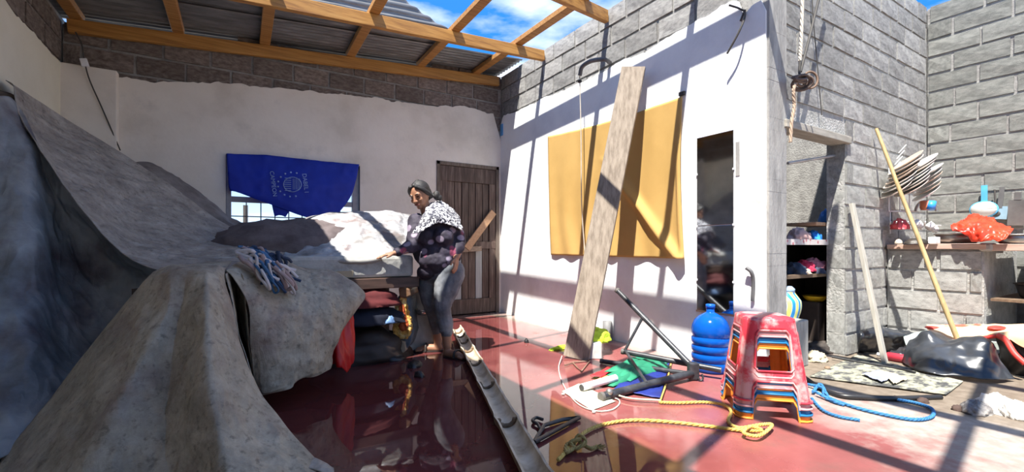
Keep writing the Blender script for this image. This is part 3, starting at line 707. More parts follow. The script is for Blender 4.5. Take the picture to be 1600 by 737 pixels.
rows = [[D(10,124,2.98), D(22,132,2.96), D(24,150,2.92), D(28,172,2.86)],
        [D(92,178,3.45), D(78,196,3.25), D(70,222,3.0), D(74,248,2.82)],
        [D(180,232,3.75), D(160,250,3.45), D(146,288,3.1), D(138,338,2.74)],
        [D(262,285,3.95), D(240,310,3.6), D(215,350,3.2), D(198,398,2.66)],
        [D(340,342,4.1), D(322,362,3.7), D(296,392,3.2), D(262,424,2.60)],
        [D(405,372,4.2), D(388,380,3.75), D(362,398,3.2), D(345,424,2.65)],
        [D(462,386,4.15), D(448,392,3.75), D(432,404,3.3), D(410,424,2.8)]]
cloth('slope', rows, 260, 140, M_tarp, amp=.016, sc=2.6, seed=3, parent=tp, aniso=(.7,.7,1.4), fine=.4, crumple=.020, csc=3.2)
rows = [[D(205,256,3.95), D(240,258,4.1), D(300,296,4.3), D(365,345,4.45), D(430,372,4.5)],
        [D(205,264,3.88), D(240,272,3.97), D(300,312,4.15), D(365,356,4.3), D(430,382,4.35)],
        [D(205,274,3.8), D(240,294,3.9), D(300,335,4.05), D(365,375,4.2), D(430,395,4.25)]]
cloth('back_fold', rows, 24, 90, mat('brown_grey_tarpaulin', [(.09,.075,.068),(.17,.15,.14),(.24,.22,.205)], rough=.65, sc=4, bump=.003, bsc=22), amp=.03, sc=3, seed=8, parent=tp)
# bluish sheeting hanging under its near edge, down to the floor
rows = [[D(-60,175,2.55), D(-5,150,2.75), D(27,165,2.90), D(74,246,2.90), D(138,336,2.92), D(200,396,2.95), D(268,420,3.0)],
        [D(-70,300,2.45), D(-20,290,2.6), D(40,290,2.72), D(85,330,2.90), D(140,385,3.0), D(205,430,3.05), D(268,450,3.05)],
        [D(-80,420,2.3), D(-30,430,2.4), D(50,420,2.55), D(95,445,2.75), D(150,470,2.9), D(210,490,2.95), D(270,500,2.95)],
        [D(-90,560,2.1), D(-30,570,2.2), D(45,560,2.3), D(100,570,2.5), D(160,570,2.65), D(215,570,2.7), D(270,570,2.7)],
        [D(-90,735,1.85), D(-30,730,1.88), D(40,700,2.0), D(100,690,2.05), D(160,680,2.1), D(215,680,2.1), D(270,680,2.1)]]
pl = cloth('plastic_sheeting', rows, 160, 160, M_tarpb, amp=.025, sc=2.0, seed=5, aniso=(1.3,1.3,.6), fine=.35, thick=.002, crumple=.035, csc=2.6)
tag(pl, 'bluish translucent plastic sheeting hanging below the grey tarpaulin at the left', 'plastic sheet')
# front tarpaulin: drapes from a table corner down to the floor
ft = thing('tarpaulin', 'muddy tan tarpaulin peaked over a table corner in the left foreground', 'tarpaulin', (.2,2.0,0))
rows = [[D(246,424,2.72), D(276,416,2.75), D(300,415,2.76), D(325,412,2.76), D(345,410,2.76), D(362,410,2.74)],
        [D(234,432,2.36), D(268,426,2.30), D(296,427,2.30), D(322,424,2.30), D(338,424,2.36), D(350,428,2.46)],
        [D(190,484,2.30), D(262,482,2.12), D(287,480,2.17), D(322,478,2.08), D(345,480,2.18), D(362,482,2.32)],
        [D(136,550,2.22), D(228,545,1.98), D(274,545,2.07), D(324,540,1.94), D(355,540,2.06), D(376,542,2.20)],
        [D(78,625,2.12), D(190,620,1.85), D(266,618,1.97), D(330,612,1.81), D(370,612,1.94), D(402,606,2.10)],
        [D(26,692,2.00), D(152,700,1.73), D(264,690,1.87), D(342,685,1.71), D(400,680,1.86), D(448,668,2.00)],
        [D(-14,745,1.86), D(125,765,1.64), D(270,752,1.77), D(358,750,1.62), D(435,735,1.76), D(508,736,1.885)],
        [G(-40,800,.01), G(105,835,.01), G(280,810,.01), G(380,835,.01), G(470,790,.01), G(525,752,.01)]]
def front_main():
    P = pleat(rows, 210, 36, 6)
    P = wrinkle(P, .010, 3.0, 11, (1.2,1.2,.7), .35, .018, 4.2)
    for r in P:
        for p in r: p.z = max(p.z, .004)
    MB().grid(P).build('drape', M_tarpf, ft, solid=.004)
front_main()
rows = [[D(352,424,2.52), D(372,410,2.75), D(405,398,3.05), D(440,404,3.15), D(470,418,3.18), D(520,424,3.22), D(548,438,3.24)],
        [D(366,438,2.50), D(392,436,2.66), D(428,436,2.86), D(468,438,2.98), D(505,438,3.08), D(545,445,3.16), D(570,460,3.22)],
        [D(388,480,2.52), D(412,480,2.58), D(450,482,2.70), D(488,482,2.82), D(520,480,2.94), D(545,480,3.04), D(558,482,3.12)],
        [D(392,540,2.52), D(416,545,2.54), D(450,540,2.62), D(484,532,2.74), D(510,525,2.86), D(528,520,2.95), D(535,515,3.04)],
        [D(399,600,2.53), D(420,600,2.54), D(450,592,2.60), D(480,582,2.70), D(500,570,2.80), D(514,556,2.90), D(520,548,2.98)],
        [D(403,618,2.54), D(425,613,2.55), D(455,606,2.60), D(462,590,2.68), D(490,588,2.78), D(512,578,2.88), D(516,574,2.96)]]
cloth('flap', rows, 150, 160, M_tarpf, amp=.010, sc=3.2, seed=21, parent=ft, fine=.4, crumple=.022, csc=3.6)
rows = [[D(350,429,2.47), D(366,418,2.64), D(381,430,2.56)], [D(362,470,2.36), D(369,470,2.80), D(386,478,2.55)], [D(374,530,2.26), D(376,540,2.95), D(391,535,2.55)], [D(394,590,2.16), D(392,600,3.0), D(399,595,2.56)]]
cloth('inner_fold', rows, 50, 24, M_tarpf, amp=.008, sc=4, seed=2, parent=ft)
rows = [[D(452,700,1.98), D(475,722,1.95), D(505,735,1.9), D(520,745,1.88)], [D(440,730,1.86), D(470,742,1.84), D(500,752,1.82), D(520,760,1.8)]]
cloth('corner', [[p+Vector((0,0,.03)) for p in r] for r in rows], 14, 24, M_tarp, amp=.015, sc=6, seed=3, parent=ft)
# covered table that carries the front tarpaulin
M_dark = plain('dark_old_wood', (.05,.035,.028), .8)
tb_ = thing('table', 'old wooden table hidden under the tan tarpaulin', 'table', G(300,700))
def hidden_table():
    c = D(285,425,2.68); c.z = 0
    M = Matrix.Translation(c) @ Matrix.Rotation(-TH, 4, 'Z')
    MB().box((-.10,-.24,.68),(.26,.20,.72), M=M).build('table_top', M_dark, tb_)
    for x in (-.07, .23):
        for y in (-.21, .17): MB().box((x-.025,y-.025,0),(x+.025,y+.025,.68), M=M).build('leg', M_dark, tb_)
hidden_table()
pole = MB().tube([D(-40,138,2.80), D(14,152,2.96), D(30,160,3.02)], .03, 10).build('pole', plain('brown_pole', (.10,.07,.05), .8)); tag(pole, 'round brown pole holding up the tarpaulin at the left wall', 'pole')
# cloudy plastic over the heap on the bed
rows = [[D(418,374,4.55), D(455,352,4.6), D(500,336,4.6), D(550,331,4.62), D(600,331,4.68), D(642,336,4.75)],
        [D(416,380,4.3), D(455,362,4.3), D(502,347,4.3), D(552,342,4.3), D(600,345,4.4), D(644,350,4.5)],
        [D(414,388,4.05), D(455,378,4.02), D(502,368,4.0), D(552,364,4.02), D(600,366,4.12), D(646,372,4.25)],
        [D(416,398,3.8), D(455,394,3.76), D(502,392,3.74), D(552,390,3.80), D(600,388,3.9), D(648,388,4.0)],
        [D(420,404,3.62), D(455,405,3.58), D(502,406,3.56), D(552,406,3.66), D(592,404,3.74), D(622,400,3.85)]]
bt = thing('bed_cover', 'cloudy clear plastic sheet over the heap on the bed beside the woman', 'plastic sheet', (.7,4.2,.9))
cloth('sheet', rows, 110, 170, M_clear, amp=.02, sc=2.6, seed=14, parent=bt, fine=.45, thick=.003, crumple=.045, csc=3.4)
MB().tube(spline([D(440,406,3.58), D(480,407,3.54), D(530,408,3.58), D(570,408,3.66), D(595,404,3.74)], 40), [.022+.006*noise.noise(Vector((i*.4,0,0))) for i in range(41)], 10).build('rolled_edge', mat('grey_beige_plastic', [(.26,.25,.23),(.38,.37,.34)], rough=.5, sc=8), bt)
# ------------------------------------------------------------------ bed
bed = thing('bed', 'bed with a bare grey mattress half buried under plastic sheeting', 'bed', (.6,4.4,0))
M_matt = mat('stained_grey_mattress', [(.26,.26,.25),(.38,.38,.36),(.46,.46,.44)], rough=.9, sc=9, bump=.004, bsc=30)
by0 = 3.755; bx1 = 1.31
mt_ = MB(); P = []
for (z, ins) in ((.69,.02),(.72,0),(.84,0),(.87,.025)):
    pass
mt_.box((-.30,by0,.69),(bx1,5.2,.875)).build('mattress', M_matt, bed, bevel=.03)
MB().box((.62,by0-.012,.705),(.80,by0-.002,.755)).build('label_patch', mat('yellowed_patch', [(.36,.30,.20),(.45,.38,.26)], rough=.8), bed)
M_bedw = mat('dark_bed_wood', [(.05,.028,.02),(.10,.055,.04)], rough=.6, sc=4, stretch=(1,8,8))
MB().box((-.30,by0-.02,.60),(bx1+.04,by0+.03,.688)).build('side_rail', M_bedw, bed, bevel=.006)
MB().box((-.30,by0+.03,.63),(bx1+.02,5.2,.685)).build('slats', M_bedw, bed)
for x, y in ((bx1-.05,by0+.75),(-.25,by0+.06),(bx1-.05,5.1),(-.25,5.1)): MB().box((x-.04,y-.04,0),(x+.04,y+.04,.63)).build('leg', M_bedw, bed)
MB().box((-.25,4.7,0),(bx1-.05,4.74,.6)).build('back_panel', M_bedw, bed)
heap = rag('clothes_heap', Vector((.55,4.55,.87)), (.75,.42,.30), mat('mixed_dark_cloth', [(.08,.06,.06),(.16,.13,.13)], rough=.9), seed=3, amp=.15); tag(heap, 'heap of dark bedding under the cloudy plastic', 'bedding')
# things under the bed
def fold(name, lab, cat_, c, size, m, seed, rot=0): return tag(rag(name, c, size, m, seed=seed, rot=rot, amp=.18), lab, cat_)
M_redc = mat('dark_red_cloth', [(.055,.005,.006),(.10,.010,.012)], rough=.85, sc=5)
fold('folded_blanket', 'dark red blanket on the pile under the bed', 'blanket', D(560,478,3.72), (.30,.16,.14), M_redc, 6, -.1)
fold('folded_blanket', 'navy blue blanket at the middle of the pile under the bed', 'blanket', D(560,505,3.72), (.34,.17,.14), mat('navy_cloth', [(.003,.005,.014),(.007,.010,.026)], rough=.85), 8, -.1)
fold('suitcase_bundle', 'brown bundle at the bottom of the pile under the bed', 'bundle', Vector((*D(560,545,3.78).xy, .0)), (.38,.2,.24), mat('brown_leatherette', [(.02,.011,.008),(.04,.022,.016)], rough=.6), 9, -.1)
fold('folded_cloth', 'patterned pale cloth on top of the pile under the bed', 'cloth', D(545,452,3.74), (.18,.12,.07), voronoi_mix(mat('patterned_cloth', [(.14,.11,.10),(.22,.18,.16)], rough=.9), (.30,.28,.27), 30, .2, .35), 10)
fold('small_bag', 'small pale blue bag beside the torn armchair', 'bag', D(606,504,3.72), (.05,.05,.06), plain('pale_blue_bag', (.16,.28,.50), .6), 12)
# torn armchair arm with the foam showing
ac = thing('armchair_arm', 'torn chair arm with yellow foam bursting out beside the woman', 'armchair', G(625,545))
M_foam = mat('yellow_foam', [(.50,.17,.02),(.66,.36,.08),(.78,.55,.24)], rough=.9, sc=14, bump=.02, bsc=24)
M_rust = mat('orange_backing', [(.32,.05,.008),(.46,.09,.015)], rough=.8, sc=8)
M_grey = mat('grey_blue_upholstery', [(.07,.09,.11),(.15,.18,.21)], rough=.9, sc=12, bump=.002)
dA = 3.85
def pan(pts, d0, d1):
    mb = MB(); n = len(pts); vs = [D(u,v,d0) for u, v in pts]+[D(u,v,d0)+Vector((FW.x,FW.y,0))*(d1-d0) for u, v in pts]
    mb.add(vs, [tuple(range(n))]+[tuple(range(2*n-1,n-1,-1))]+[(i,n+i,n+(i+1)%n,(i+1)%n) for i in range(n)]); return mb
out = [(616,478),(622,462),(634,458),(640,470),(641,500),(645,520),(640,540),(630,550),(618,548),(616,530),(612,515),(616,498)]
pan(out, dA+.03, dA+.4).build('upholstery', M_grey, ac, bevel=.015)
fob = pan([(618,472),(626,463),(634,467),(637,482),(641,500),(643,516),(636,529),(624,531),(614,523),(613,508),(619,496),(615,484)], dA, dA+.06).build('foam', M_foam, ac)
mm = fob.modifiers.new('r', 'REMESH'); mm.mode = 'VOXEL'; mm.voxel_size = .007; mm.use_smooth_shade = True
td = bpy.data.textures.new('foamtex', 'CLOUDS'); td.noise_scale = .035; dm = fob.modifiers.new('d', 'DISPLACE'); dm.texture = td; dm.strength = .035
bk = pan([(622,479),(628,473),(632,480),(633,492),(638,505),(635,516),(627,518),(622,510),(627,498)], dA-.012, dA+.03).build('backing', M_rust, ac)
mm = bk.modifiers.new('r', 'REMESH'); mm.mode = 'VOXEL'; mm.voxel_size = .007; mm.use_smooth_shade = True
dm = bk.modifiers.new('d', 'DISPLACE'); dm.texture = td; dm.strength = .02
pan([(616,540),(620,532),(632,534),(634,548),(626,554),(617,552)], dA-.01, dA+.1).build('base', mat('tan_base', [(.30,.22,.14),(.40,.30,.20)], rough=.8), ac, bevel=.006)
pan([(622,450),(632,447),(640,452),(642,462),(634,466),(624,464)], dA-.03, dA+.3).build('arm_top', mat('varnished_arm', [(.12,.06,.03),(.25,.15,.09)], rough=.4), ac, bevel=.012)
# white sacking behind the woman's legs
rows = [[D(642,440,4.2), D(658,446,4.2), D(680,442,4.25)], [D(642,485,4.16), D(658,485,4.16), D(684,485,4.2)], [D(640,525,4.1), D(658,525,4.12), D(686,522,4.15)], [G(638,548), G(658,546), G(688,543)]]
o = cloth('sacking', rows, 30, 24, mat('off_white_sacking', [(.40,.36,.32),(.55,.50,.45)], rough=.85, sc=6), amp=.03, sc=5, seed=5); tag(o, "off-white sacking hanging behind the woman's legs", 'cloth')
bw = thing('enamel_bowl', "small steel bowl stuck in the sacking behind the woman's knees", 'bowl', D(662,489,4.05))
bwm = Matrix.Translation(D(662,492,4.10))
MB().lathe([(.001,0),(.05,.004),(.075,.04),(.08,.06),(.076,.06),(.07,.042),(.048,.008),(.001,.005)], M=bwm).build('bowl', mat('steel', [(.50,.50,.50),(.62,.62,.62)], rough=.25, metal=1.0), bw)
# red cloth under the flap
rows = [[D(516,440,3.2), D(524,432,3.22), D(534,440,3.3), D(545,445,3.36)], [D(514,490,3.16), D(524,486,3.12), D(536,488,3.2), D(549,490,3.28)], [D(513,540,3.12), D(523,540,3.06), D(537,545,3.14), D(552,540,3.24)], [D(524,566,3.12), D(530,572,3.07), D(538,582,3.12), D(547,566,3.2)]]
o = cloth('red_cloth', rows, 40, 36, mat('bright_red_satin', [(.42,.004,.006),(.60,.008,.010)], rough=.4, sc=3), amp=.03, sc=5, seed=7, aniso=(2,2,.35)); tag(o, 'bright red cloth hanging below the tarpaulin flap', 'cloth')
# knotted bundle of cords and rags on the tarpaulin
bn = thing('rag_bundle', 'tangled bundle of blue and white rag cords lying on the tarpaulin', 'cord bundle', D(420,420,2.95))
rb_ = random.Random(5); cc = [plain('rag_white', (.55,.52,.52), .85), plain('rag_blue', (.05,.14,.28), .85), plain('rag_pink', (.36,.27,.26), .85), plain('rag_navy', (.02,.04,.09), .85)]
for k in range(46):
    u0, v0 = rb_.uniform(372,400), rb_.uniform(388,402); u1, v1 = rb_.uniform(415,464), rb_.uniform(412,456)
    pts = []
    for i in range(6):
        t = i/5; sag = -14*math.sin(PI*t)*rb_.uniform(.2,1)
        d = 2.66+.32*(u0+(u1-u0)*t-372)/90-.0033*(v0+(v1-v0)*t-400)-.03*math.sin(PI*t)-rb_.uniform(0,.04)
        pts.append(D(u0+(u1-u0)*t+rb_.uniform(-7,7), v0+(v1-v0)*t+sag+rb_.uniform(-5,5), d))
    if rb_.random() < .5: pts.append(pts[-1]+Vector((rb_.uniform(-.03,.03), rb_.uniform(-.05,.0), rb_.uniform(-.01,.06)))); pts.append(pts[3]+Vector((rb_.uniform(-.03,.03), -.02, .02)))
    MB().tube(spline(pts, 30), rb_.uniform(.006,.014), 6).build('strand', cc[k % 4], bn)
# ------------------------------------------------------------------ the woman
def limb(mb, pts, rs, n=10, seg=14):
    pp = spline(pts, n*(len(pts)-1)); rr = spline([Vector((r,0,0)) for r in rs], n*(len(pts)-1))
    mb.tube(pp, [max(.002, q.x) for q in rr], seg)
    mb.ball(pp[0], max(.002, rr[0].x)); mb.ball(pp[-1], max(.002, rr[-1].x))
def vox(o, size, smooth=4, it=1.0):
    m = o.modifiers.new('remesh', 'REMESH'); m.mode = 'VOXEL'; m.voxel_size = size; m.use_smooth_shade = True
    if smooth: s = o.modifiers.new('smooth', 'SMOOTH'); s.iterations = smooth; s.factor = .5
CR = Matrix((RT, FW, UP)).transposed()          # image-right, away, up
def person():
    K = 3.9/700.0
    w = thing('person', 'woman in floral blouse, scarf and grey jeans resting a hand on the bed', 'person', G(688,553))
    M_skin = mat('skin', [(.30,.145,.085),(.38,.19,.115)], rough=.5, sc=8, spec=.4)
    q = lambda u, v, dd=0.0: D(u, v, 3.93+dd)
    b = MB()
    # head, face and neck (turned down to her right)
    HR = CR @ Matrix.Rotation(math.radians(-22), 3, 'Z') @ Matrix.Rotation(math.radians(23), 3, 'X') @ Matrix.Rotation(math.radians(-8), 3, 'Y')
    hc = q(656,303,0)
    def hp(x, y, z): return hc+HR @ Vector((x,y,z))
    b.ball(hc, (.078,.092,.100), M=HR, seg=20, rings=14)
    b.ball(hp(0,-.030,-.040), (.060,.062,.078), M=HR, seg=18, rings=12)     # jaw
    b.ball(hp(0,-.072,-.100), (.022,.020,.018), M=HR)                        # chin
    for s in (-1, 1):
        b.ball(hp(s*.036,-.072,-.035), (.024,.020,.022), M=HR)               # cheek
        b.ball(hp(s*.031,-.084,.016), (.026,.010,.009), M=HR)                # brow
        b.ball(hp(s*.077,.005,-.015), (.010,.020,.030), M=HR)                # ear
        b.ball(hp(s*.013,-.098,-.040), (.011,.012,.009), M=HR)               # nostril
    limb(b, [hp(0,-.086,.008), hp(0,-.104,-.030), hp(0,-.108,-.038)], [.008,.012,.013], 5, 8)
    b.ball(hp(0,-.088,-.066), (.026,.011,.007), M=HR); b.ball(hp(0,-.086,-.077), (.022,.011,.008), M=HR)
    limb(b, [q(662,318,.03), q(667,332,.03), q(671,346,.03)], [.050,.052,.062])
    # trunk under the clothes, arms, legs
    b.ball(q(678,362,.02), (.17,.11,.16), M=CR); b.ball(q(685,395,.02), (.18,.12,.17), M=CR); b.ball(q(690,424,.03), (.17,.12,.12), M=CR)
    limb(b, [q(648,348,.0), q(646,366,-.05), q(645,383,-.10), q(632,390,-.16), q(618,395,-.20)], [.052,.050,.044,.037,.026])
    limb(b, [q(707,350,.04), q(716,366,.05), q(718,382,.0), q(715,394,-.06), q(713,402,-.10)], [.052,.050,.043,.036,.027])
    limb(b, [q(704,426,.0), q(696,455,-.06), q(692,482,-.08), q(695,505,-.06), q(698,528,-.06), q(699,541,-.06)], [.11,.088,.050,.048,.042,.036])
    limb(b, [q(674,426,.08), q(670,455,.07), q(676,482,.08), q(682,505,.12), q(684,525,.14), q(684,537,.14)], [.10,.075,.046,.044,.040,.034])
    # feet: near one to the camera, far one to image left
    fa = G(699,547); 
    def foot(heel, toe, r):
        heel = Vector(heel); toe = Vector(toe); side = (toe-heel).cross(UP).normalized()
        limb(b, [heel+Vector((0,0,.05)), heel+Vector((0,0,.030)), heel.lerp(toe,.5)+Vector((0,0,.032)), toe+Vector((0,0,.020))], [r*1.0, r*.95, r*.95, r*.62])
        for k in range(5):
            t = (k-2)*.017; L = .045-.006*abs(k-1)
            limb(b, [heel.lerp(toe,.86)+side*t+Vector((0,0,.020)), toe+(toe-heel).normalized()*L*.5+side*t*1.1+Vector((0,0,.014))], [.012,.009], 4, 8)
    h1 = q(699,541,-.06); h1.z = 0; t1 = G(700,557); t1 = h1+(t1-h1).normalized()*.17
    foot(h1, t1, .036)
    h2 = q(684,537,.14); h2.z = 0; t2 = G(656,549); t2 = h2+(t2-h2).normalized()*.17
    foot(h2, t2, .036)
    # hands
    def hand(wrist, knuck, palm_n, spread, curl, r=.0095, thumb=1):
        wrist = Vector(wrist); knuck = Vector(knuck); d = (knuck-wrist).normalized(); palm_n = Vector(palm_n); palm_n = (palm_n-d*palm_n.dot(d)).normalized(); s = d.cross(palm_n)
        for k in range(4):
            o = s*((k-1.5)*.019)
            limb(b, [wrist+o*.55, knuck+o-d*.005], [.017,.014], 5, 8)
            L = (.066,.078,.073,.056)[k]; dd = (d+s*((k-1.5)*spread)).normalized()
            p1 = knuck+o+dd*L*.45; d2 = (dd+palm_n*curl).normalized(); p2 = p1+d2*L*.32; d3 = (d2+palm_n*curl).normalized()
            limb(b, [knuck+o, p1, p2, p2+d3*L*.26], [r*1.1, r, r*.93, r*.8], 4, 8)
        o = -s*thumb
        tb0 = wrist+d*.022+o*.026; 
        limb(b, [tb0, tb0+d*.030+o*.026+palm_n*.010, tb0+d*.058+o*.034+palm_n*.016], [.014,.0115,.0095], 4, 8)
    hand(q(617,395,-.20), q(604,398,-.23), (0,0,-1), .16, .22, thumb=-1)
    hand(q(713,402,-.10), q(712,413,-.12), RT*-1+FW*.3, .06, .30, thumb=1)
    body = b.build('body', M_skin, w); vox(body, .0055, 3)
    # eyes, brows and lips
    M_eye = plain('dark_eye', (.012,.010,.010), .2); M_lip = plain('lip', (.26,.075,.06), .5)
    for s in (-1, 1): MB().ball(hp(s*.031,-.084,-.004), (.013,.006,.005), M=HR, seg=10, rings=6).build('eye', M_eye, w)
    for s in (-1, 1): MB().tube(spline([hp(s*.014,-.093,.014), hp(s*.034,-.094,.022), hp(s*.052,-.080,.015)], 8), .0035, 6).build('eyebrow', M_eye, w)
    e = MB(); e.tube(spline([hp(-.026,-.090,-.070), hp(0,-.101,-.069), hp(.026,-.090,-.070)], 10), [.003+.004*math.sin(PI*i/10) for i in range(11)], 8); e.build('lips', M_lip, w)
    # hair drawn back into a bun
    M_hair = mat('black_hair', [(.010,.009,.009),(.028,.025,.025)], rough=.52, sc=30, stretch=(1,1,6), bump=.002, bsc=120)
    h = MB()
    h.ball(hp(0,.022,.030), (.086,.092,.088), M=HR, seg=20, rings=14)
    h.ball(hp(0,.045,-.010), (.084,.070,.082), M=HR, seg=18, rings=12)
    for s in (-1, 1):
        limb(h, [hp(s*.030,-.060,.082), hp(s*.066,-.040,.045), hp(s*.080,-.005,.000), hp(s*.070,.040,-.045)], [.018,.018,.020,.024])
    limb(h, [hp(0,-.045,.092), hp(0,.03,.108)], [.016,.02])
    h.ball(q(682,305,.05), (.034,.036,.042), M=CR)
    h.ball(q(687,309,.05), (.024,.024,.03), M=CR)
    ho = h.build('hair', M_hair, w); vox(ho, .006, 3)
    # blouse
    M_bl = mat('dark_floral_blouse', [(.020,.016,.028),(.030,.024,.042),(.055,.045,.075)], rough=.75, sc=9, bump=.002, bsc=25)
    voronoi_mix(M_bl, (.30,.25,.33), 9, .28, .36, stretch=(1,1,1.2)); voronoi_mix(M_bl, (.26,.05,.10), 7.3, .16, .24)
    c = MB()
    c.ball(q(680,360,.02), (.205,.145,.155), M=CR, seg=22, rings=16)
    for s, u in ((-1, 664), (1, 692)): c.ball(q(u,370,-.09), (.095,.085,.090), M=CR)
    c.ball(q(684,394,.01), (.215,.165,.165), M=CR, seg=22, rings=16)
    c.ball(q(680,405,-.07), (.150,.100,.110), M=CR)
    c.ball(q(690,420,.03), (.205,.160,.085), M=CR)
    c.ball(q(672,424,.0), (.115,.13,.075), M=CR)
    limb(c, [q(658,347,.04), q(676,347,.05), q(694,345,.04)], [.058,.062,.066])
    limb(c, [q(652,347,.0), q(648,366,-.05), q(646,381,-.10), q(634,388,-.15), q(621,393.5,-.185)], [.078,.072,.064,.052,.040])
    limb(c, [q(702,350,.04), q(713,366,.05), q(717,381,.0), q(714.5,391,-.05), q(713.3,398,-.08)], [.085,.078,.062,.050,.040])
    co = c.build('blouse', M_bl, w); vox(co, .009, 5)
    tx = bpy.data.textures.new('foldtex', 'CLOUDS'); tx.noise_scale = .09; dm = co.modifiers.new('folds', 'DISPLACE'); dm.texture = tx; dm.strength = .030; dm.mid_level = .5
    # jeans
    M_je = mat('faded_grey_jeans', [(.07,.078,.092),(.125,.135,.155),(.21,.22,.24)], rough=.85, sc=6, bump=.001, bsc=150)
    j = MB()
    j.ball(q(692,424,.05), (.195,.155,.14), M=CR, seg=22, rings=14)
    limb(j, [q(702,426,.0), q(697,452,-.05), q(692,476,-.08), q(693,490,-.07), q(696,506,-.06), q(698,519,-.06)], [.140,.112,.078,.074,.068,.052])
    limb(j, [q(672,428,.08), q(669,452,.06), q(674,476,.07), q(679,490,.10), q(682,506,.12), q(684,518,.14)], [.115,.092,.074,.068,.060,.046])
    for k in range(9):      # gathered folds at the knees and shins
        v = 470+k*5.6; 
        for cu, dd, r in ((693+.2*k, -.07, .076-.0035*k), (676+1.2*k, .08+.008*k, .070-.0035*k)):
            j.ball(q(cu, v, dd), (r*1.10, r*1.10, .012), M=CR @ Matrix.Rotation(.25*math.sin(k*2.1), 3, 'Y'))
    jo = j.build('jeans', M_je, w); vox(jo, .008, 3)
    dm = jo.modifiers.new('folds', 'DISPLACE'); dm.texture = tx; dm.strength = .018; dm.mid_level = .5
    # scarf over the shoulder
    M_sc = mat('white_scarf', [(.66,.66,.68),(.76,.76,.78)], rough=.85, sc=4)
    voronoi_mix(M_sc, (.02,.02,.035), 52, .40, .48); blotch(M_sc, (.03,.03,.05), 30, .47, .53, 1, .9)
    rows = [[q(673,318,.10), q(684,315,.14), q(696,320,.17), q(707,329,.18), q(716,340,.18)],
            [q(667,326,-.05), q(680,323,-.05), q(694,326,-.01), q(708,336,.06), q(720,350,.09)],
            [q(661,338,-.14), q(674,334,-.16), q(690,333,-.12), q(707,341,-.04), q(721,357,.02)],
            [q(653,352,-.185), q(664,346,-.215), q(676,342,-.205), q(694,340,-.15), q(719,360,-.06)],
            [q(646,366,-.20), q(654,364,-.23), q(664,360,-.24), q(674,352,-.235), q(690,344,-.18)]]
    cloth('scarf', rows, 50, 50, M_sc, amp=.018, sc=9, seed=6, parent=w, thick=.006, fine=.3)
    # sandals
    M_sa = plain('dark_sandal', (.035,.026,.022), .6)
    for hh, tt in ((h1, t1), (h2, t2)):
        d = (tt-hh).normalized(); s = d.cross(UP); mb = MB(); n = 14; ring = []
        for k in range(n):
            a = 2*PI*k/n; ring.append(hh.lerp(tt,.5)+d*(.135*math.cos(a))+s*(.046*math.sin(a))*(1+.15*math.cos(a)))
        mb.add([p+Vector((0,0,.002)) for p in ring]+[p+Vector((0,0,.014)) for p in ring], [tuple(range(n-1,-1,-1)), tuple(range(n,2*n))]+[(i,(i+1)%n,n+(i+1)%n,n+i) for i in range(n)])
        mb.tube(spline([hh.lerp(tt,.62)+s*.048+Vector((0,0,.01)), hh.lerp(tt,.62)+s*.03+Vector((0,0,.062)), hh.lerp(tt,.62)-s*.03+Vector((0,0,.062)), hh.lerp(tt,.62)-s*.048+Vector((0,0,.01))], 14), .010, 6)
        mb.build('sandal', M_sa, w)
person()
# ------------------------------------------------------------------ split bamboo gutter on the floor
def gutter():
    A = G(712,510, .055); B = G(852,766, .055)
    g = thing('split_bamboo', 'long split bamboo trough lying across the wet red floor', 'bamboo', ((A+B)/2).xy.to_3d())
    M_bo = mat('brown_bamboo', [(.10,.065,.035),(.22,.15,.085),(.33,.24,.14)], rough=.55, sc=5, stretch=(3,3,3), bump=.002, bsc=30)
    M_bi = mat('pale_bamboo_inside', [(.36,.28,.19),(.56,.47,.35),(.68,.60,.48)], rough=.6, sc=7, bump=.002, bsc=30)
    d = (B-A).normalized(); s = d.cross(UP).normalized(); up = s.cross(d); L = (B-A).length; n = 90
    nodes = [.065,.13,.215,.32,.45,.615,.80,.985]
    def rad(t): return .057+.003*t
    Po, Pi = [], []
    for i in range(n+1):
        t = i/n; c = A+d*(L*t); bul = sum(.007*math.exp(-((t-q)/.012)**2) for q in nodes); r = rad(t)+bul
        ro, ri = [], []
        for k in range(17):
            a = -PI*.06+PI*1.12*k/16
            e = .004*noise.noise(Vector((t*30, k, 1))) if k in (0, 16) else 0
            ro.append(c+s*(-math.cos(a)*r)+up*(-math.sin(a)*r*.92+e)); ri.append(c+s*(-math.cos(a)*(r-.011))+up*(-math.sin(a)*(r*.92-.011)+e))
        Po.append(ro); Pi.append(ri)
    zmin = min(p.z for r in Po for p in r)
    for P in (Po, Pi):
        for r in P:
            for p in r: p.z -= zmin-.003
    MB().grid(Po).build('outer_skin', M_bo, g)
    mb = MB().grid([r[::-1] for r in Pi])
    mb.grid([[a[0] for a in Po],[a[0] for a in Pi]]); mb.grid([[a[-1] for a in Pi],[a[-1] for a in Po]])
    mb.grid([Po[0],Pi[0]]); mb.grid([Pi[-1],Po[-1]])
    mb.build('inner_face', M_bi, g)
    for q in nodes:
        c = A+d*(L*q)-Vector((0,0,zmin-.003)); r = rad(q)-.004; m = MB(); lo, hi = [], []
        for k in range(15):
            a = PI*k/14; lo.append(c+s*(-math.cos(a)*r)+up*(-math.sin(a)*r*.92)); f = .60+.16*noise.noise(Vector((q*20, k*.5, 2)))
            hi.append(c+s*(-math.cos(a)*r*f)+up*(-math.sin(a)*r*.92*f))
        m.grid([lo, hi]); m.build('node_wall', mat('dark_node', [(.10,.06,.035),(.30,.21,.13)], rough=.7, sc=25), g, solid=.012)
gutter()
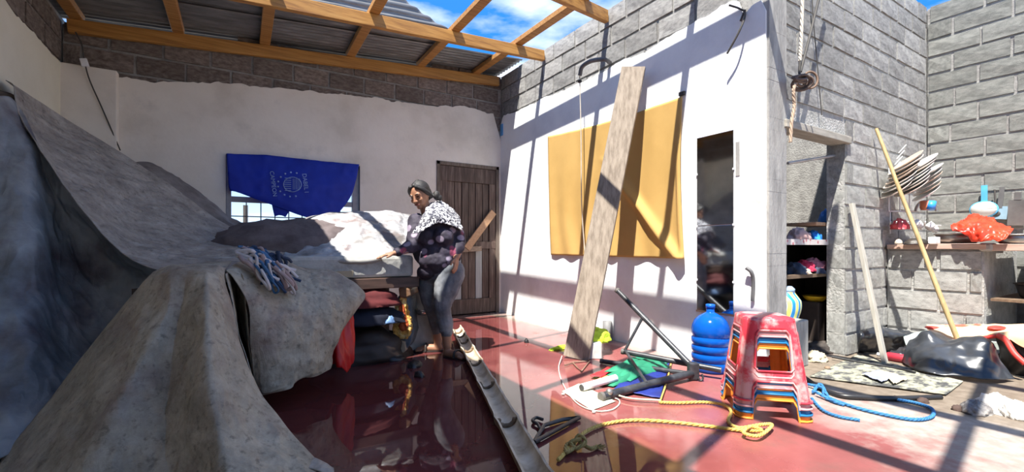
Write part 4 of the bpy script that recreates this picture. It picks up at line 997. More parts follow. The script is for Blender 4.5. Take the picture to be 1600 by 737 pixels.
# ------------------------------------------------------------------ stack of plastic stools
def stool_mesh(mb, z0):
    H = .445; nr, ncx = 30, 20
    def hw(t): return .188-.058*t                # half width at relative height t
    def corner(side, x, t):
        w = hw(t); rr = .05; X = x*w
        # rounded square: pull the ends of each side back
        e = abs(X)-(w-rr); dpt = 0
        if e > 0: a = min(1, e/rr); dpt = rr*(1-math.sqrt(max(0, 1-a*a*.5)))*1.0; X = math.copysign(w-rr+rr*a*.72, X)
        y = -(w-dpt)
        return Matrix.Rotation(side*PI/2, 3, 'Z') @ Vector((X, y, t*H))
    def hole(x, t):
        if .37 < t < .86 and abs(x) < .60: 
            if (abs(x) > .50 and (t < .41 or t > .82)): return False
            return True
        if t < .24:
            return abs(x) < .62-.10*max(0, (t-.17)/.07) 
        return False
    for side in range(4):
        P = [[corner(side, -1+2*j/ncx, i/nr) for j in range(ncx+1)] for i in range(nr+1)]
        vs = [p+Vector((0,0,z0)) for r in P for p in r]; fs = []; m = ncx+1
        for i in range(nr):
            for j in range(ncx):
                if hole(-1+2*(j+.5)/ncx, (i+.5)/nr): continue
                fs.append((i*m+j, i*m+j+1, (i+1)*m+j+1, (i+1)*m+j))
        mb.add(vs, fs, True)
    # top plate, slightly dished
    w = hw(1); n = 12; P = []
    for i in range(n+1):
        row = []
        for j in range(n+1):
            x = -1+2*i/n; y = -1+2*j/n
            q = corner(0, x if abs(y) < .999 else x, 1); 
            # map square to rounded square
            k = max(abs(x), abs(y)); 
            if k < 1e-6: p = Vector((0,0,0))
            else:
                if abs(y) >= abs(x): b = corner(0 if y < 0 else 2, (x/k)*(1 if y < 0 else -1), 1)
                else: b = corner(1 if x > 0 else 3, (y/k)*(1 if x > 0 else -1), 1)
                p = Vector((b.x*k, b.y*k, 0))
            row.append(Vector((p.x, p.y, H+z0+.006*(1 if k < .85 else 0))))
        P.append(row)
    mb.grid(P)
def stools():
    base = G(1205,640); base = G(1262,655); c = base+Vector((0,0,0))
    yaw = math.radians(-43); n = Vector((-.68,-.73,0))
    ctr = G(1212,657)-n*.188+Vector((.0,.0,0))
    lab = [('orange', (.85,.30,.04), 'orange plastic stool at the bottom of the stool stack'), ('blue', (.015,.16,.36), 'blue plastic stool second from the bottom of the stool stack'),
           ('pink', (.62,.36,.36), 'dusty pink plastic stool second from the top of the stool stack'), ('red', (.62,.045,.07), 'faded red plastic stool on top of the stool stack')]
    for k, (nm, c3, lb) in enumerate(lab):
        m = mat(nm+'_plastic', [tuple(x*.85 for x in c3), c3, tuple(min(1, x*1.12) for x in c3)], rough=.45, sc=6, spec=.4)
        if nm == 'red': blotch(m, (.62,.42,.40), 7, .46, .58, 2, .85)
        if nm == 'pink': blotch(m, (.60,.10,.14), 9, .52, .60, 2, .7)
        t = thing('plastic_stool', lb, 'stool', ctr+Vector((0,0,.033*k)), 'stacked plastic stools')
        mb = MB(); stool_mesh(mb, 0)
        Mx = Matrix.Translation(ctr+Vector((0,0,.033*k))) @ Matrix.Rotation(yaw, 4, 'Z')
        mb.v = [Mx @ p for p in mb.v]
        mb.build('shell', m, t, solid=.0045, weld=True)
        # rims round the windows and flared feet
        for sd in range(4):
            Ms = Mx @ Matrix.Rotation(sd*PI/2, 4, 'Z'); f = lambda x, tt, o=.004: Ms @ Vector((x*(.188-.058*tt), -(.188-.058*tt)-o, tt*.445))
            pts = [f(-.60,.41), f(-.60,.82), f(-.50,.862), f(.50,.862), f(.60,.82), f(.60,.41), f(.50,.368), f(-.50,.368), f(-.60,.41)]
            MB().tube(pts, .006, 6, cap=False).build('window_rim', m, t)
            MB().tube([f(-.63,.0), f(-.62,.17), f(-.52,.242), f(.52,.242), f(.62,.17), f(.63,.0)], .006, 6).build('arch_rim', m, t)
            MB().tube([Ms @ Vector((-.118,-.194,.006)), Ms @ Vector((-.150,-.194,.006)), Ms @ Vector((-.180,-.180,.006)), Ms @ Vector((-.194,-.150,.006)), Ms @ Vector((-.194,-.118,.006))], .006, 6).build('foot_rim', m, t)
stools()
# ------------------------------------------------------------------ blue water jug
def jug():
    c = G(1113,580); c = Vector((c.x+.02, c.y+.03, 0))
    t = thing('water_jug', 'big blue plastic water jug standing beside the stacked stools', 'water jug', c)
    m = mat('blue_polycarbonate', [(.004,.10,.50),(.006,.14,.62)], rough=.12, sc=3, trans=.35)
    prof = [(.001,.0),(.12,.0),(.134,.012)]
    for k in range(4):
        z = .03+k*.062; prof += [(.136,z),(.138,z+.018),(.136,z+.036),(.127,z+.044),(.127,z+.054)]
    prof += [(.136,.285),(.137,.31),(.132,.345),(.115,.385),(.085,.415),(.048,.437),(.032,.445),(.030,.452),(.030,.480)]
    MB().lathe(prof, M=Matrix.Translation(c), seg=32).build('bottle', m, t)
    MB().lathe([(.034,.478),(.034,.505),(.028,.508),(.001,.508)], M=Matrix.Translation(c), seg=24).build('cap', plain('blue_cap', (.004,.10,.52), .3), t)
jug()
# ------------------------------------------------------------------ black tube frame
def frame():
    t = thing('tube_frame', 'toppled black steel tube frame lying in front of the white wall', 'metal frame', G(1040,590))
    m = mat('black_enamelled_tube', [(.018,.02,.024),(.04,.043,.05),(.10,.10,.11)], rough=.4, sc=14, spec=.5, pos=(.35,.8))
    hub = G(1083,578,.07)
    top = D(966,455,3.78)
    tubes = [('tube', hub+Vector((0,.02,.03)), top, .021), ('tube', hub+RT*.20, D(975,549,3.55), .021), ('tube', hub+FW*.02-UP*.035, G(942,564,.022), .018), ('tube', hub-UP*.02, G(942,619,.027), .026)]
    for nm, a, b, r in tubes:
        o = MB().tube([a, b], r, 12).build(nm, m, t)
        MB().tube([b, b+(b-a).normalized()*.02], r*1.12, 12).build('end_cap', plain('worn_end_cap', (.12,.11,.10), .7), o)
    MB().tube([a.lerp(b, .62) for a, b in ((tubes[0][1], tubes[0][2]),)]+[D(977,550,3.54)+UP*.02], .011, 8).build('strut', m, t)
    MB().tube([D(977,550,3.54)+UP*.015, G(1010,598,.055)], .011, 8).build('strut', m, t)
    M = Matrix.Translation(hub) @ Matrix.Rotation(-TH, 4, 'Z')
    MB().box((-.035,-.03,-.065),(.035,.03,.055), M=M).build('hub', m, t, bevel=.008)
    MB().tube(spline([hub+RT*.05-FW*.03-UP*.02, hub+RT*.055-FW*.035-UP*.05, hub+RT*.035-FW*.035-UP*.065, hub+RT*.025-FW*.035-UP*.045], 14), .007, 8).build('hook', m, t)
    MB().ball(G(952,612,.05), (.022,.022,.022)).build('wing_nut', plain('dull_steel', (.35,.34,.32), .4, metal=.8), t)
frame()
# ------------------------------------------------------------------ things lying on the floor, left of the stools
def slab_poly(pts, z0, z1):
    n = len(pts); mb = MB(); vs = [Vector((p[0],p[1],z0)) for p in pts]+[Vector((p[0],p[1],z1)) for p in pts]
    mb.add(vs, [tuple(range(n-1,-1,-1)), tuple(range(n,2*n))]+[(i,(i+1)%n,n+(i+1)%n,n+i) for i in range(n)]); 
    ar = sum(pts[i][0]*pts[(i+1)%n][1]-pts[(i+1)%n][0]*pts[i][1] for i in range(n))
    if ar < 0: mb.f = [f[::-1] for f in mb.f]
    return mb
def floor_cloth(name, corners, m, z=.01, amp=.012, sc=6, seed=1, nu=30, nv=40, thick=.004):
    c = [G(u,v) for u, v in corners]; rows = [[(c[0].lerp(c[1],t)).lerp(c[3].lerp(c[2],t), s) for t in (0,.33,.66,1)] for s in (0,.33,.66,1)]
    P = wrinkle(surf(rows, nu, nv), amp, sc, seed, None, .35)
    for r in P:
        for p in r: p.z = max(p.z, 0)+z
    return MB().grid(P).build(name, m, solid=thick)
pp = floor_cloth('paper', [(878,612),(905,600),(962,628),(925,642)], plain('cream_paper', (.72,.68,.52), .8), z=.004, amp=.003, nu=8, nv=8, thick=.001); tag(pp, 'sheet of cream paper on the floor under the umbrella handle', 'paper')
bs = floor_cloth('blue_sheet', [(958,612),(1008,560),(1048,562),(1032,624)], mat('blue_printed_sheet', [(.006,.014,.12),(.012,.03,.24)], rough=.6, sc=5), z=.008, amp=.012, seed=4); tag(bs, 'blue sheet with a pale hem spread under the black tube frame', 'cloth')
MB().tube(spline([G(956,614,.02), G(985,622,.02), G(1032,625,.02)], 20), .006, 6).build('hem', plain('pale_hem', (.6,.55,.4), .8), bs)
MB().tube(spline([G(1032,625,.02), G(1042,595,.02), G(1050,562,.02)], 20), .006, 6).build('hem', plain('yellow_hem', (.6,.42,.10), .8), bs)
um = thing('umbrella', 'folded green parasol with a white pole lying under the black frame', 'umbrella', G(985,590))
M_green = mat('green_parasol_cloth', [(.010,.16,.085),(.02,.24,.13)], rough=.7, sc=5)
MB().tube([G(909,605,.03), G(962,590,.045)], .024, 12).build('pole', M_wpaint, um)
MB().tube([G(908,605.5,.03), G(910,605,.03)], .020, 12).build('pole_end', plain('pole_hole', (.05,.05,.05), .6), um)
for k, (pts, zz) in enumerate(((((936,602),(958,606),(1048,576),(1030,560)),.02), (((948,590),(985,600),(1045,570),(1018,560)),.04), (((944,586),(968,588),(1034,566),(1008,562)),.055))):
    c_ = [G(u,v) for u, v in pts]; rows = [[(c_[0].lerp(c_[3],t)).lerp(c_[1].lerp(c_[2],t), s_) for t in (0,.33,.66,1)] for s_ in (0,.33,.66,1)]
    P = surf(rows, 36, 44); ax_ = (c_[3]-c_[0]).normalized(); sd_ = ax_.cross(UP)
    for i_, r_ in enumerate(P):
        for j_, p_ in enumerate(r_):
            x_ = p_.dot(sd_); e_ = math.sin(PI*i_/36)**.6*math.sin(PI*j_/44)**.5
            p_.z = zz*.5+e_*(.035+.016*(1-2*abs(noise.noise(Vector((x_*18, p_.dot(ax_)*3, k)))))+.012*noise.noise(Vector((x_*9, p_.dot(ax_)*9, k+4))))
    MB().grid(P).build('canopy_fold', M_green, um, solid=.003)
rd = floor_cloth('red_strip', [(922,592),(950,577),(970,573),(940,594)], plain('red_plastic_strip', (.42,.02,.03), .5), z=.015, amp=.012, nu=10, nv=12); tag(rd, 'red plastic strip beside the green parasol', 'strip')
og = floor_cloth('orange_card', [(925,600),(940,592),(962,585),(948,600)], plain('orange_card', (.60,.28,.10), .7), z=.012, amp=.006, nu=8, nv=8); tag(og, 'orange card under the white parasol pole', 'card')
# neon cloths, pipe stub, white box at the plank's foot
M_neon = mat('neon_yellow_green_cloth', [(.42,.60,.02),(.60,.80,.06)], rough=.8, sc=6)
o = rag('neon_cloth', D(930,533,3.95), (.12,.08,.09), M_neon, seed=3); tag(o, 'neon yellow-green cloth on the white box by the plank', 'cloth')
o = rag('neon_cloth', G(876,544), (.11,.035,.02), M_neon, seed=7, rot=.2); tag(o, 'small neon yellow-green cloth on the floor left of the plank', 'cloth')
bxp = G(926,560); M4 = Matrix.Translation(bxp) @ Matrix.Rotation(-TH, 4, 'Z')
o = MB().box((-.075,-.02,0),(.075,.14,.135), M=M4).build('pale_block', plain('white_block', (.62,.60,.57), .85, bump=.002), bevel=.006); tag(o, 'pale square block standing behind the foot of the plank', 'block')
pc = G(949,531); 
pipe = thing('pipe_stub', 'short grey pipe stub standing on the floor by the white wall', 'pipe', pc)
MB().lathe([(.040,.0),(.048,.0),(.048,.19),(.041,.19),(.041,.01)], M=Matrix.Translation(pc), seg=20).build('tube', plain('grey_pvc', (.22,.22,.22), .6), pipe)
o = rag('pebble', G(822.5,535), (.018,.018,.03), M_black, seed=2, seg=16); tag(o, 'small dark scrap alone on the sunlit red floor', 'scrap')
# white cord with knots
o = MB().tube(spline([G(878,556,.03), G(873,575,.005), G(880,600,.005), G(900,628,.005), G(928,641,.006), G(955,640,.006), G(968,630,.006), G(962,622,.008), G(930,618,.010), G(905,612,.010)], 80), .0042, 6).build('cord', plain('white_cord', (.62,.56,.48), .8)); tag(o, 'thin white cord curling on the floor in front of the plank', 'cord')
for (u,v) in ((880,615),(928,643)): MB().ball(G(u,v,.008), (.012,.010,.008)).build('knot', plain('white_cord', (.6,.5,.4), .8), o)
# hangers
def hanger(name, label, pts, hook, m, r):
    t = thing(name, label, 'hanger', G(*pts[0]))
    MB().tube([G(u,v,r+.004) for u, v in pts+[pts[0]]], r, 8).build('frame', m, t)
    MB().tube(spline([G(u,v,r+.004) for u, v in hook], 18), r*.8, 8).build('hook', m, t)
hanger('clothes_hanger', 'dark grey clothes hanger on the wet floor near the bamboo', [(835,690),(905,652),(880,655),(850,664)], [(850,664),(846,672),(840,662),(832,657),(838,652),(848,655)], plain('dark_grey_plastic', (.06,.055,.05), .4), .011)
hanger('clothes_hanger', 'small brown clothes hanger beside the foot of the plank', [(895,566),(922,563),(908,580),(902,574)], [(895,566),(886,569),(882,570)], plain('brown_wire', (.22,.13,.09), .5), .006)
# sodden scraps on the dark floor by the woman
for k, (u, v, s, lab) in enumerate(((617,562,.07,'dark soaked scrap left of the woman\'s feet'), (648,571,.07,'dark soaked rag in front of the woman\'s feet'), (655,588,.035,'small dark scrap on the wet floor nearest the camera'))):
    o = rag('soaked_scrap', G(u,v), (s,s*.6,.03), M_black, seed=20+k, rot=k, seg=24); tag(o, lab, 'scrap')
# ropes
def twisted(name, label, cat_, pts, r, m, n, parent=None):
    """two-strand laid rope"""
    P = spline(pts, n); root = parent or thing(name, label, cat_, (P[n//2].x, P[n//2].y, 0))
    for ph in (0, PI*2/3, PI*4/3):
        Q = []
        for i, p in enumerate(P):
            t = (P[min(i+1,n)]-P[max(i-1,0)]).normalized(); a = t.cross(UP); a = a.normalized() if a.length > 1e-4 else RT; b = a.cross(t)
            ang = i*.55+ph; Q.append(p+(a*math.cos(ang)+b*math.sin(ang))*r*.48)
        MB().tube(Q, r*.56, 6).build('strand', m, root)
    return root
M_yr = mat('yellow_rope', [(.48,.32,.06),(.66,.47,.14)], rough=.8, sc=30, bump=.001, bsc=200)
yr = twisted('rope', 'long yellow rope snaking over the red floor in front of the stools', 'rope',
    [G(1030,628,.012), G(1060,629,.012), G(1100,628,.012), G(1130,632,.014), G(1142,642,.014), G(1138,658,.014), G(1155,668,.02), G(1190,663,.03), G(1206,664,.03), G(1186,680,.03), G(1162,676,.03), G(1172,666,.04), G(1190,672,.03), G(1160,672,.014), G(1110,666,.012), G(1050,659,.012), G(990,656,.012), G(945,662,.012), G(915,674,.014), G(898,690,.02), G(878,712,.012), G(872,718,.010)], .0095, M_yr, 520)
for pts in ([G(898,688,.03), G(905,680,.05), G(915,690,.04), G(900,700,.02), G(892,690,.04), G(908,686,.05)], [G(905,690,.03), G(922,700,.015), G(934,697,.012)], [G(898,692,.03), G(886,694,.02), G(884,706,.02), G(896,700,.02)]):
    twisted(None, None, None, pts, .010, mat('muddy_rope', [(.28,.20,.06),(.40,.29,.10)], rough=.85, sc=30), 40, parent=yr)
rf = random.Random(8)
for k in range(14): p = G(930,697,.012); MB().tube([p, p+RT*rf.uniform(.01,.05)+FW*rf.uniform(-.03,.02)+UP*rf.uniform(-.004,.012)], .0025, 4).build('frayed_fibre', MATS['muddy_rope'], yr)
M_br = mat('blue_rope', [(.02,.13,.34),(.05,.22,.46)], rough=.75, sc=30)
br = twisted('rope', 'loop of blue rope on the pale floor behind the stools', 'rope', [G(1262,600,.02), G(1285,606,.03), G(1290,618,.012), G(1330,634,.012), G(1385,648,.012), G(1430,655,.012), G(1456,650,.012), G(1455,638,.012), G(1430,629,.012), G(1402,624,.012)], .010, M_br, 220)
twisted(None, None, None, [G(1270,612,.02), G(1282,600,.03), G(1296,622,.02), G(1318,632,.01), G(1300,626,.012), G(1275,612,.03)], .010, M_br, 70, parent=br)
twisted(None, None, None, [G(1268,622,.012), G(1285,640,.012), G(1310,650,.012), G(1343,656,.010)], .009, M_br, 60, parent=br)
# ------------------------------------------------------------------ right: mat, bags, printed tarpaulin, rags
M_camo = mat('camouflage_mat', [(.06,.06,.06),(.14,.14,.12),(.27,.265,.20),(.34,.33,.25)], rough=.9, sc=11, detail=4, pos=(.40,.58), stretch=(1,1.6,1))
o = floor_cloth('floor_mat', [(1265,590),(1340,556),(1505,598),(1478,619)], M_camo, z=.008, amp=.006, sc=4, seed=3, nu=50, nv=70, thick=.006); tag(o, 'grey-green camouflage mat spread on the bare floor', 'mat')
MB().tube(spline([G(1258,590,.012), G(1280,605,.012), G(1310,617,.016), G(1345,620,.02), G(1400,622,.016), G(1470,620,.012)], 40), .016, 8).build('rolled_edge', M_black, o)
for k, (pts, c3, lb) in enumerate((([(1346,590),(1374,584),(1398,594),(1378,603)], (.30,.32,.45), 'crumpled picture leaflet lying on the camouflage mat'), ([(1376,586),(1402,590),(1418,598),(1396,606)], (.66,.54,.36), 'crumpled cream wrapper lying on the camouflage mat'))):
    o = floor_cloth('leaflet', pts, plain('leaflet_%d' % k, c3, .7), z=.022, amp=.015, sc=12, seed=k, nu=14, nv=14, thick=.001); tag(o, lb, 'paper')
o = rag('stone', G(1293,575,.015), (.02,.015,.012), plain('brown_stone', (.25,.17,.11), .9), seed=4, seg=14); tag(o, 'small brown stone on the camouflage mat', 'stone')
M_bag = mat('black_plastic_bag', [(.018,.02,.024),(.045,.05,.06)], rough=.28, sc=4, spec=.6)
rows = [[D(1436,538,3.66), D(1450,526,3.62), D(1485,535,3.50), D(1530,534,3.36), D(1550,545,3.28)],
        [D(1428,538,3.62), D(1446,523,3.56), D(1484,536,3.44), D(1532,536,3.30), D(1556,550,3.24)],
        [D(1420,556,3.60), D(1448,545,3.48), D(1486,552,3.36), D(1534,552,3.24), D(1564,568,3.2)],
        [G(1413,566,.01), G(1445,584,.01), G(1490,591,.01), G(1540,595,.01), G(1578,592,.01)]]
o = cloth('plastic_bag', rows, 60, 90, M_bag, amp=.045, sc=2.4, seed=9, fine=.4, thick=.003); tag(o, 'shiny black plastic sheet crumpled beside the camouflage mat', 'plastic bag')
rows = [[D(1345,520,3.92), D(1375,514,3.95), D(1410,520,3.95), D(1430,524,3.92)], [D(1340,528,3.88), D(1375,522,3.9), D(1410,526,3.88), D(1430,530,3.85)], [G(1340,548,.01), G(1375,550,.01), G(1400,548,.01), G(1425,545,.01)]]
o = cloth('plastic_bag', rows, 30, 40, M_bag, amp=.035, sc=5, seed=4, thick=.003); tag(o, 'black plastic bag at the foot of the block pier', 'plastic bag')
o = rag('white_bag', G(1405,550), (.11,.08,.10), plain('white_plastic_bag', (.70,.70,.72), .5), seed=5); tag(o, 'white plastic bag between the black bags', 'plastic bag')
wb = cloth('printed_sack', [[D(1412,528,3.86), D(1430,521,3.84), D(1450,517,3.8)], [D(1416,540,3.8), D(1434,532,3.78), D(1452,528,3.74)], [D(1424,552,3.75), D(1440,545,3.72), D(1456,538,3.68)]], 14, 16, plain('pale_green_sack', (.42,.50,.47), .6), amp=.02, sc=6, seed=6); tag(wb, 'pale green printed sack behind the shiny black sheet', 'sack')
MB().beam(D(1436,527,3.76), D(1450,524,3.72), .05, .004, up=(-1,-.3,.4)).build('blue_print', plain('blue_print', (.04,.30,.75), .5), wb)
bt_ = thing('bottle', 'red plastic bottle lying in front of the white bag', 'bottle', G(1400,557))
a_, b_ = G(1388,556,.035), G(1412,560,.035)
dv = (b_-a_).normalized()
MB().tube([a_-dv*.05, a_-dv*.03, a_-dv*.02, a_, b_+dv*.06, b_+dv*.07], [.014,.014,.022,.035,.035,.028], 14).build('body', plain('dark_red_bottle', (.38,.03,.05), .3), bt_)
MB().tube([a_-dv*.075, a_-dv*.048], .016, 12).build('cap', M_wpaint, bt_)
# printed orange tarpaulin (poster sheet) in a tent fold
pr = thing('printed_banner', 'orange and red printed banner folded like a tent over black plastic', 'banner', G(1530,545))
M_ban = mat('orange_banner', [(.78,.50,.28),(.84,.62,.40)], rough=.5, sc=2); blotch(M_ban, (.70,.06,.04), 3.2, .56, .60, 3, .9)
rows = [[D(1448,508,4.0), D(1490,508,3.85), D(1540,508,3.68), D(1600,508,3.50), D(1660,508,3.3)],
        [D(1450,517,3.82), D(1490,518,3.68), D(1540,520,3.52), D(1600,520,3.34), D(1660,520,3.15)],
        [D(1462,532,3.68), D(1500,532,3.56), D(1555,522,3.40), D(1600,524,3.22), D(1660,528,3.0)],
        [D(1470,540,3.62), D(1508,536,3.50), D(1560,524,3.36), D(1605,545,3.16), D(1665,555,2.95)],]
cloth('sheet', rows, 40, 60, M_ban, amp=.02, sc=3, seed=12, parent=pr, thick=.003)
M_redp = plain('red_print', (.72,.05,.04), .5)
MB().tube(spline([D(1486,535,3.55), D(1520,530,3.46), D(1556,525,3.36)], 20), .014, 8).build('red_hem', M_redp, pr)
MB().tube(spline([D(1560,524,3.35), D(1572,532,3.28), D(1585,552,3.20), D(1602,568,3.14)], 20), .020, 8).build('red_hem', M_redp, pr)
rows = [[D(1556,526,3.42), D(1585,532,3.3), D(1640,542,3.15)], [D(1562,545,3.42), D(1590,560,3.25), D(1640,575,3.1)], [G(1560,580,.01), G(1600,586,.01), G(1650,590,.01)]]
cloth('underside', rows, 20, 20, M_black, amp=.02, sc=4, seed=3, parent=pr)
for (u0,v0,u1,v1) in ((1450,511,1464,516), (1540,510,1575,517)):
    c0 = D((u0+u1)/2,(v0+v1)/2-2,3.85 if u0 < 1500 else 3.54); MB().ball(c0, (.06 if u0 < 1500 else .11,.05,.012)).build('print_spot', M_redp, pr)
# white rags and stones on the bare floor
M_wr = mat('dirty_white_rag', [(.55,.52,.47),(.76,.74,.70)], rough=.9, sc=8)
for k, (u, v, s, lb) in enumerate(((1556,640,.085,'largest crumpled white rag on the bare floor at the right'), (1590,652,.06,'small white rag at the right edge of the photo'))):
    o = rag('white_rag', G(u,v), (s,s*.8,.07), M_wr, seed=30+k, rot=k); tag(o, lb, 'rag')
o = rag('grey_rag', G(1525,643), (.075,.05,.05), mat('grey_speckled_rag', [(.10,.09,.09),(.35,.33,.31)], rough=.9, sc=30), seed=33); tag(o, 'grey speckled rag touching the white rags', 'rag')
for k, (u, v, lb) in enumerate(((1442,628,'dark lump at the edge of the camouflage mat'), (1497,640,'dark pebble between the mat and the rags'), (1402,625,'dark lump beside the blue rope loop'))):
    o = rag('pebble', G(u,v), (.032,.022,.022), plain('dark_brown_stone', (.08,.05,.04), .9), seed=40+k, seg=18); tag(o, lb, 'stone')
o = rag('dark_cloth', G(1290,548), (.24,.09,.07), mat('black_brown_cloth', [(.03,.025,.022),(.10,.08,.07)], rough=.9, sc=8), seed=50, rot=-.5); tag(o, 'dark brown cloth heap in front of the store doorway', 'cloth')
o = rag('beige_cloth', G(1268,560), (.12,.09,.05), mat('beige_cloth', [(.45,.38,.26),(.58,.50,.36)], rough=.9), seed=51, rot=.4); tag(o, 'beige cloth on the floor behind the stools', 'cloth')
o = MB().tube(spline([G(1300,557,.03), G(1340,565,.02), G(1400,575,.02), G(1430,582,.02)], 30), .010, 6).build('cable', M_black); tag(o, 'black cable along the far edge of the camouflage mat', 'cable')
# leaning stick and batten
M_stick = mat('yellow_bamboo_stick', [(.36,.25,.11),(.50,.37,.18)], rough=.6, sc=6, stretch=(5,5,1))
sa, sb = G(1487,520), AY(1369,201,FY-.03)
sa = G(1513,575,.006)
o = MB().tube([sa.lerp(sb, i/12)+Vector((.006*math.sin(i*1.3),0,0)) for i in range(13)], [.019-.0004*i for i in range(13)], 10).build('pole', M_stick); tag(o, 'yellowish round pole leaning on the block wall beside the plates', 'pole')
ba, bb = AY(1383,549,FY-.28), AY(1331,318,FY-.035); ba.z = .004
o = MB().beam(ba, bb, .055, .03, up=(0,-1,0)).build('batten', mat('grey_batten', [(.38,.36,.31),(.50,.47,.41)], rough=.8, sc=4, stretch=(9,9,.8))); tag(o, 'pale grey wooden batten leaning on the block pier', 'batten')
# ------------------------------------------------------------------ doorway: lintel, rope, pipe, shelves
M_lint = mat('grey_lintel_wood', [(.28,.26,.22),(.42,.39,.34)], rough=.85, sc=4, stretch=(1,8,8))
o = MB().box((WX+.20,FY-.025,ZL-.06),(WX+DX1+.05,FY+.12,ZL)).build('lintel', M_lint, bevel=.005); tag(o, 'grey wooden lintel over the store doorway', 'lintel')
o = MB().tube([AY(1231,255,FY+.09), AY(1322,240,FY+.09)], .012, 8).build('rod', plain('galvanised_rod', (.55,.56,.58), .35, metal=.7)); tag(o, 'thin metal rod across the store doorway', 'rod')
kr = thing('hanging_rope', 'knotted tan rope and wires hanging beside the concrete column', 'rope', AY(1248,130,FY-.08))
M_tan = mat('tan_rope', [(.34,.24,.17),(.50,.38,.28)], rough=.85, sc=30); Yk = FY-.10
twisted(None, None, None, [AY(1256,-60,Yk), AY(1254,0,Yk), AY(1252,60,Yk), AY(1250,95,Yk)], .012, mat('pale_rope', [(.55,.50,.42),(.68,.62,.53)], rough=.85, sc=30), 70, parent=kr)
MB().tube([AY(1295,-60,Yk), AY(1279,0,Yk), AY(1262,70,Yk), AY(1251,112,Yk)], .010, 6).build('wire', M_iron, kr)
MB().tube([AY(1251,80,Yk), AY(1249,115,Yk)], .009, 6).build('wire', M_iron, kr)
MB().tube(spline([AY(1268,-40,FY-.03), AY(1270,20,FY-.03), AY(1277,100,FY-.03), AY(1284,180,FY-.03)], 24), .004, 5).build('wire', M_iron, kr)
for k in range(5):
    c0 = AY(1249+k*1.2, 122+2*k, Yk-.01); pts = [c0+RT*(.045*math.cos(a))*(1+.1*k)+UP*(.022+.006*k)*math.sin(a)+FW*(.03*math.sin(a+k)) for a in [2*PI*i/16 for i in range(17)]]
    MB().tube(pts, .010, 6).build('knot', plain('dark_knot_rope', (.14,.10,.08), .85), kr)
pts = [AY(1255,128,Yk)+RT*0]; c0 = AY(1266,125,Yk); pts = [c0+RT*(.055*math.cos(a))+UP*(.062*math.sin(a)) for a in [PI*.9-2*PI*i/22*.92 for i in range(23)]]
MB().tube(pts, .008, 6).build('loop', plain('rusty_wire', (.20,.13,.09), .8), kr)
twisted(None, None, None, [AY(1246,125,Yk), AY(1240,140,Yk), AY(1241,165,Yk), AY(1237,190,Yk), AY(1235,222,Yk)], .012, M_tan, 50, parent=kr)
# shelves
sh = thing('shelf_unit', 'dark wooden shelf unit inside the store doorway', 'shelf', (WX+.7,FY+.6,0))
SY0, SY1 = FY+.155, FY+.55
zs1, zs2 = AY(1265,376,SY0).z, AY(1265,428,SY0).z
M_shw = mat('dark_shelf_wood', [(.10,.065,.04),(.18,.12,.075)], rough=.8, sc=4, stretch=(1,8,8))
x0s, x1s = WX+.24, WX+1.7
for z in (zs1, zs2): MB().box((x0s,SY0,z-.03),(x1s,SY1,z)).build('shelf_board', M_shw, sh)
MB().box((x0s,SY1,0),(x1s,SY1+.02,zs1)).build('back_panel', M_dark, sh)
for x in (x0s, x1s-.03): MB().box((x,SY0+.01,0),(x+.03,SY1,zs1-.03)).build('side_panel', M_dark, sh)
MB().box((x0s,SY0-.02,zs1-.035),(x1s,SY0,zs1+.012)).build('edge_trim', voronoi_mix(mat('floral_trim', [(.55,.50,.48),(.66,.6,.58)], rough=.8), (.45,.15,.18), 20, .2, .35), sh)
def onshelf(u, z, dy=.12): p = AY(u, 380, SY0+dy); return Vector((p.x, p.y, z))
for k, (u, z, s, c3, lb, nm) in enumerate(((1248,zs1,(.11,.06,.085),(.50,.33,.31),'pink clothes bundle on the upper store shelf','clothes_bundle'), (1270,zs1,(.10,.05,.07),(.02,.22,.70),'bright blue clothes bundle on the upper store shelf','clothes_bundle'),
     (1240,zs2,(.08,.06,.075),(.05,.07,.11),'navy folded garment at the left of the lower shelf','folded_garment'), (1256,zs2+.02,(.07,.055,.07),(.55,.03,.08),'crimson folded garment on the lower shelf','folded_garment'),
     (1274,zs2+.03,(.11,.05,.075),(.50,.20,.25),'rose folded garment at the right of the lower shelf','folded_garment'), (1256,zs2,(.10,.045,.04),(.58,.46,.36),'beige folded garment at the front of the lower shelf','folded_garment'), (1272,zs2,(.10,.045,.045),(.04,.05,.08),'black folded garment at the front right of the lower shelf','folded_garment'))):
    o = rag(nm, onshelf(u, z, .09 if k not in (5,6) else .06), s, plain('garment_%d' % k, c3, .9), seed=60+k, rot=k*.7); tag(o, lb, nm.split('_')[0] if nm == 'clothes_bundle' else 'garment', 'clothes on the store shelves')
o = MB().box((AY(1268,335,FY+.2).x,FY+.16,AY(1268,352,FY+.2).z),(AY(1302,335,FY+.2).x,FY+.42,AY(1268,352,FY+.2).z+.03)).build('corner_board', M_raw, bevel=.004); tag(o, 'small raw board shelf high in the store doorway', 'board')
o = rag('blue_bag', Vector((AY(1297,325,FY+.22).x, FY+.25, AY(1268,352,FY+.2).z+.03)), (.05,.05,.10), plain('blue_plastic_bag', (.02,.16,.50), .5), seed=71); tag(o, 'small blue bag on the board shelf in the doorway', 'bag')
